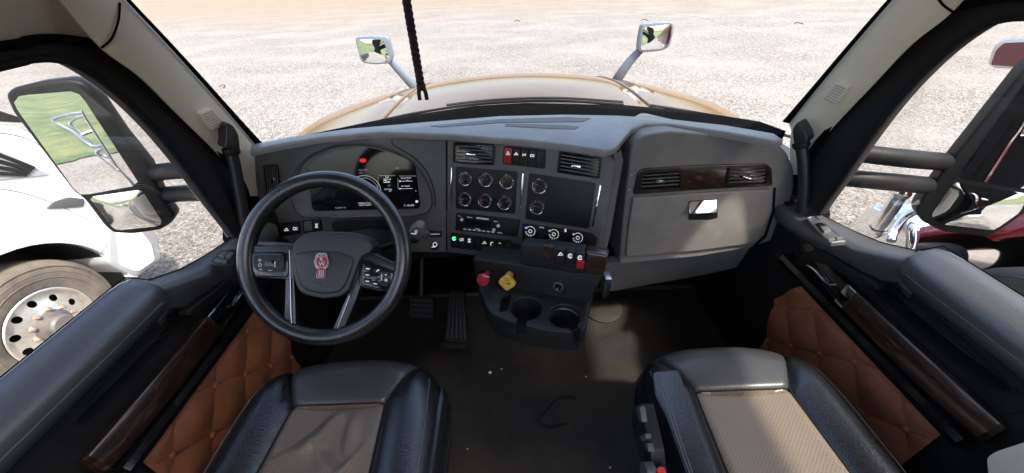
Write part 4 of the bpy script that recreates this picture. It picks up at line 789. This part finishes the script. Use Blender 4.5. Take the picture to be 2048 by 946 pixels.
b0 = prism('switch_plate', PSR, rnd([(1612, 436), (1618, 433), (1632, 433), (1690, 478), (1692, 482), (1662, 485), (1655, 482)], 4), .002, .012, 'pad', dr, .002)
tube('plate_edge', [PSR.at(*p, .003) for p in rnd([(1613, 437), (1619, 434), (1632, 434), (1689, 478), (1690, 481), (1662, 484), (1656, 481)], 4)], .0009, 'satin', b0, 5, closed=True)
prism('window_switch', PSR, rnd([(1631, 446), (1645, 445), (1654, 452), (1640, 454)], 2), .006, .006, 'gloss', b0, .001); prism('window_switch', PSR, rnd([(1640, 452), (1655, 451), (1663, 460), (1648, 463)], 2), .008, .008, 'dash', b0, .002)
for o in ([(1653, 475), (1668, 473), (1672, 478), (1657, 480)], [(1670, 472), (1682, 471), (1687, 476), (1673, 478)]): prism('lock_switch', PSR, rnd(o, 2), .008, .008, 'dash', b0, .001)
mk_ = prism('rear_trim', Xp(.84), rnd([(1972, 915), (1990, 903), (2060, 880), (2140, 1000), (1990, 1010), (1976, 960)], 8), 0, .06, 'beige', label='pale beige trim corner behind the passenger door armrest', cat='trim', bevel=.012)

# ================================================================== GRAB HANDLES, PEDALS, CORDS
def grab(pts, cap_pl, cap_px, label):
    t = empty('grab_handle', pts[-1], label, 'grab handle', 'grab handles on the windshield pillars')
    P = smooth(pts, 6); tube('bar', P, .0165, 'handle', t, 14)
    prism('end_cap', cap_pl, rnd(cap_px, 6), .03, .05, 'handle', t, .01, 4)
    d = unit(P[1]-P[0]); lathe('collar', P[0]-d*.004, d, [(.0225, 0), (.0235, .01), (.02, .016), (.0156, .018)], 'black', t, 16)
XL, XR = Plane((-.85, 1.08, 2.3), (.8, -.6, 0)), Plane((.86, 1.1, 2.2), (-.8, -.6, 0))
grab([XL.at(462, 300), XL.at(470, 335), XL.at(480, 390), XL.at(490, 450), XL.at(502, 520)], XL, [(452, 252), (458, 246), (468, 252), (478, 270), (481, 296), (474, 301), (448, 297), (451, 285)], 'black grab handle on the pillar beside the steering wheel')
grab([XR.at(1602, 288), XR.at(1607, 330), XR.at(1607, 390), XR.at(1600, 440), XR.at(1585, 480), XR.at(1560, 515)], XR, [(1584, 262), (1588, 252), (1597, 242), (1612, 266), (1616, 282), (1608, 289), (1588, 292)], 'black grab handle on the pillar beside the glove box')
PED = Plane((-.31, 1.06, 1.31), (0, -.62, .78))
pe = empty('accelerator_pedal', (-.31, 1.06, 1.25), 'long ribbed black accelerator pedal left of the console', 'pedal')
prism('tread', PED, rnd([(899, 580), (928, 580), (936, 686), (887, 682)], 4), .02, .03, 'rubber', pe, .004)
for k in range(5): bar('rib', PED, (903+5.3*k, 586), (894+9*k, 676), .0035, .019, .025, 'black', pe, bevel=.001)
prism('heel_plate', PED, rnd([(880, 688), (884, 683), (934, 687), (937, 698), (882, 697)], 3), .005, .02, 'rubber', pe, .003)
PB = Plane((-.5, 1.2, 1.45), (0, -.75, .66))
bp_ = empty('brake_pedal', (-.47, 1.2, 1.3), 'square black brake pedal in the shade beside the column', 'pedal'); prism('pad', PB, rnd([(818, 592), (866, 594), (868, 640), (816, 636)], 5), .0, .02, 'rubber', bp_, .004)
for k in range(4): bar('rib', PB, (823, 600+k*10), (862, 602+k*10), .003, 0, .004, 'black', bp_)
tube('lever', [PB.at(842, 600, -.02), (-.46, 1.45, 1.72)], .012, 'black', bp_, 8)
# braided pull cord hanging from the roof lining, with a split end
lc = empty('pull_cord', (-.237, .9, 2.43), 'dark braided pull cord hanging before the windshield', 'cord')
zt, zb = 2.9, 2.447
for k in range(3):
    P = [(-.2375+.005*math.cos(2*math.pi*(s*13+k/3)), .9+.005*math.sin(2*math.pi*(s*13+k/3)), zt+(zb-zt)*s) for s in np.linspace(0, 1, 140)]
    tube('strand', P, .005, 'cord', lc, 7)
lathe('knot', (-.2375, .9, 2.44), (0, 0, 1), [(.003, -.009), (.0105, -.004), (.011, .004), (.003, .01)], 'cord', lc, 12)
for s in (-1, 1): tube('tail', smooth([(-.2375+s*.003, .9, 2.438), (-.2375+s*.0075, .9, 2.428), (-.2375+s*.0085, .9, 2.41)], 4), .0048, 'cord', lc, 8)
mk_ = tube('fallen_cord', smooth([Zp(1.254).at(*p) for p in ((1150, 797), (1130, 794), (1112, 800), (1098, 815), (1085, 832), (1075, 841), (1090, 851), (1105, 854), (1120, 850), (1135, 847))], 5), .004, 'rubber', label='thin black cord curled on the cab floor', cat='cord')
for x, y, r, lb in ((980, 745, .006, 'largest pale crumb on the floor between the two seats'), (1003, 738, .003, 'tiny crumb just beside the largest crumb on the floor'), (1172, 753, .003, 'tiny crumb on the floor below the cup holders'), (935, 898, .003, 'tiny crumb on the floor beside the driver seat'), (1220, 935, .003, 'tiny crumb on the floor beside the passenger seat')):
    lathe('crumb', Zp(1.252).at(x, y), (0, 0, 1), [(r, -.001), (r*.9, r*.5), (r*.1, r*.8)], 'debris', label=lb, cat='crumb', group='crumbs on the floor')
# ================================================================== THE TRUCKS ON EITHER SIDE
def wheel(name, t, c, sx, tm, rim=True):
    ax = np.array((sx, 0, 0.)); c = np.array(c, float)
    w = lathe(name, c, ax, [(.29, -.02), (.30, .0), (.33, .01), (.42, .015), (.48, .005), (.51, -.03), (.515, -.06), (.515, -.26), (.45, -.29), (.3, -.29)], tm, t, 64)
    for k in range(3): lathe('sidewall_ring', c, ax, [(.37+.045*k, .014), (.374+.045*k, .018), (.378+.045*k, .014)], tm, w, 48)
    if rim:
        # disc with ten hand holes
        bm = bmesh.new(); e = []
        def loop(cy, cz, r, n): 
            vv = [bm.verts.new((0, cy+r*math.cos(2*math.pi*i/n), cz+r*math.sin(2*math.pi*i/n))) for i in range(n)]; [bm.edges.new((vv[i], vv[(i+1) % n])) for i in range(n)]
        loop(0, 0, .27, 48); loop(0, 0, .125, 32)
        for k in range(10): a = 2*math.pi*(k+.35)/10; loop(.213*math.cos(a), .213*math.sin(a), .027, 14)
        bmesh.ops.triangle_fill(bm, use_beauty=True, use_dissolve=False, edges=bm.edges[:], normal=(1, 0, 0)); bm.verts.index_update()
        V = []
        for v in bm.verts:
            r = math.hypot(v.co.y, v.co.z); x = -.035+.045*max(0, 1-abs(r-.12)/.12)**1.2; V.append((c[0]+sx*(x), c[1]+v.co.y, c[2]+v.co.z))
        mk('rim_disc', V, [[v.index for v in f.verts] for f in bm.faces], 'alloy', w, sharp=30); bm.free()
        lathe('rim_lip', c, ax, [(.298, .005), (.29, .012), (.282, .008), (.272, -.02), (.268, -.036)], 'alloy', w, 56)
        lathe('wheel_well', c, ax, [(.28, -.12), (.05, -.12), (.001, -.12)], 'black', w, 32)
        lathe('hub', c, ax, [(.126, .008), (.105, .02), (.088, .03), (.085, .075), (.07, .09), (.001, .094)], 'hubgrey', w, 32)
        for k in range(10):
            a = 2*math.pi*k/10; p = c+np.array((0, .142*math.cos(a), .142*math.sin(a))); lathe('lug_nut', p, ax, [(.019, .0), (.019, .012), (.014, .016), (.013, .034), (.001, .038)], 'rusty', w, 6, sharp=20)
    return w
XW = -3.62; PWT = Xp(XW)
wt = empty('white_truck', (-4.8, 0, 0), 'white truck parked outside the driver window', 'truck')
arch = [(2.0+.64*math.cos(a), .55+.62*math.sin(a)) for a in np.linspace(rad(180), rad(-8), 26)]
prof = [(.2, .75), (1.36, .72)]+arch+[(2.68, .42), (2.98, .46), (3.06, .62), (3.06, 1.0), (3.0, 1.35), (2.85, 1.66), (2.7, 1.86), (2.3, 2.02), (1.3, 2.12), (.2, 2.16)]
extrude('body', [(XW, y, z) for y, z in prof], (1, 0, 0), 2.3, 'whitepaint', wt, .1, 5, sharp=30)
lathe('arch_liner', (XW-.03, 2.0, .55), (1, 0, 0), [(.62, 0), (.6, -.5), (.2, -.5)], 'black', wt, 40)
box('cab', (-5.9, -3.2, 1.0), (XW-.02, .3, 3.5), 'whitepaint', wt, .08)
box('side_window', (XW-.03, -.9, 2.15), (XW-.012, .1, 2.9), 'gloss', wt, .004)
extrude('front_glass', [(XW-.14, .25, 2.9), (XW-.1, .95, 2.17), (-5.7, .95, 2.17), (-5.6, .25, 2.9)], (0, .55, .83), .05, 'gloss', wt)
prism('windshield_edge', PWT, [(-60, 206), (0, 222), (44, 236), (62, 246), (0, 243), (-60, 236)], -.12, .05, 'gloss', wt)
vl = prism('hood_louver', PWT, rnd([(-60, 272), (0, 300), (60, 328), (101, 350), (60, 354), (-60, 366)], 3), .012, .03, 'greypaint', wt, .004)
for k in range(4): bar('louver_blade', PWT, (-50, 290+k*18), (70-8*k+k*3, 336+k*4.5), .012, .01, .024, 'black', vl)
for sm in ([(-40, 372), (40, 384), (110, 408), (175, 440), (212, 470)], [(200, 505), (222, 480), (250, 455), (272, 436)], [(-40, 262), (20, 268), (70, 285), (130, 330)]): tube('panel_gap', [PWT.at(*p, .002) for p in smooth([np.array(q, float) for q in sm], 4)], .005, 'greypaint', wt, 5)
prism('marker_lamp', PWT, rnd([(94, 417), (112, 402), (140, 394), (170, 398), (168, 413), (130, 416)], 4), .015, .03, 'greyplastic', wt, .006)
extrude('bumper_corner', [(XW+.012, y, z) for y, z in rnd([(2.56, .7), (2.66, .42), (2.98, .40), (3.08, .6), (3.08, .98), (2.94, .98), (2.72, .92)], .05)], (1, 0, 0), .5, 'greypaint', wt, .03)
extrude('bumper_face', [(XW+.024, y, z) for y, z in rnd([(2.62, .62), (2.7, .46), (2.9, .44), (2.97, .6), (2.96, .9), (2.8, .9)], .04)], (1, 0, 0), .3, 'whitepaint', wt, .012)
wheel('front_wheel', wt, (XW-.03, 2.0, .53), 1, 'tyre'); wheel('rear_wheel', wt, (XW-.03, -2.6, .53), 1, 'tyre')
box('chassis', (-5.6, -6.5, .5), (XW-.2, 1.2, .95), 'black', wt, .02)
# red truck
XRD = 2.95; PRT = Xp(XRD)
rt = empty('red_truck', (4.1, 0, 0), 'red truck with chrome trim parked outside the passenger window', 'truck')
arch = [(1.5+.72*math.cos(a), .6+.62*math.sin(a)) for a in np.linspace(rad(180), rad(0), 24)]
prof = [(-.4, .8), (.76, .78)]+arch+[(2.26, .72), (2.3, .85), (2.28, 1.05), (2.2, 1.24), (1.9, 1.36), (1.3, 1.42), (-.4, 1.46)]
extrude('fender', [(XRD+.5, y, z) for y, z in prof], (-1, 0, 0), 2.3, 'redpaint', rt, .07, 4, sharp=30)
extrude('hood', [(XRD+.75, y, z) for y, z in ((-.4, 1.5), (2.3, 1.3), (2.35, 1.85), (1.2, 2.02), (-.4, 2.1))], (-1, 0, 0), 1.6, 'redpaint', rt, .1, 5, sharp=30)
box('cab', (XRD+.05, -4.0, 1.0), (XRD+2.3, -.4, 3.6), 'redpaint', rt, .1)
box('side_window', (XRD+.038, -1.6, 2.1), (XRD+.06, -.6, 2.9), 'gloss', rt, .004)
lathe('arch_liner', (XRD+.55, 1.5, .6), (-1, 0, 0), [(.7, 0), (.66, -.5), (.2, -.5)], 'black', rt, 40)
wheel('front_wheel', rt, (XRD+.25, 1.5, .53), -1, 'shadedtyre', True)
lathe('fuel_tank', (XRD+.38, -3.4, .75), (0, 1, 0), [(.001, 0), (.3, .0), (.32, .03), (.32, 1.6), (.3, 1.63), (.001, 1.63)], 'chrome', rt, 32)
P1, P2 = PRT.at(1805, 383, .25), PRT.at(1752, 463, .25)
tb = tube('chrome_guide_bar', [P1, P1*.5+P2*.5, P2], .045, 'chrome', rt, 16)
for p in (P1, P2): lathe('bar_end', p, unit(P2-P1)*(1 if p is P2 else -1), [(.055, -.03), (.058, 0), (.045, .03), (.001, .04)], 'chrome', rt, 18)
tube('curved_bracket', smooth([PRT.at(1850, 418, .05), PRT.at(1815, 430, .1), PRT.at(1790, 460, .15), PRT.at(1782, 482, .2)], 6), .03, 'chrome', rt, 10)
bmp = [(2.05, .5), (2.5, .52), (2.62, .8), (2.55, 1.02), (2.2, 1.06), (2.1, .9)]
extrude('chrome_bumper_end', [(XRD-.08, y, z) for y, z in rnd(bmp, .08)], (-1, 0, 0), 2.4, 'chrome', rt, .08, 5, sharp=30)
hm = prism('hood_mirror', PRT, rnd([(1974, 128), (1985, 95), (2003, 80), (2048, 78), (2090, 82), (2090, 140), (2048, 139), (1985, 136)], 8), .15, .12, 'satin', rt, .02)
prism('mirror_face', PRT, rnd([(1981, 130), (1992, 100), (2008, 86), (2048, 84), (2084, 88), (2084, 136), (2048, 135)], 6), .152, .004, 'reflectedred', hm)  # red reflection painted on as the face colour
tube('mirror_stalk', [PRT.at(2060, 138, .1), (XRD+.45, 1.9, 1.9)], .02, 'chrome', rt, 8)
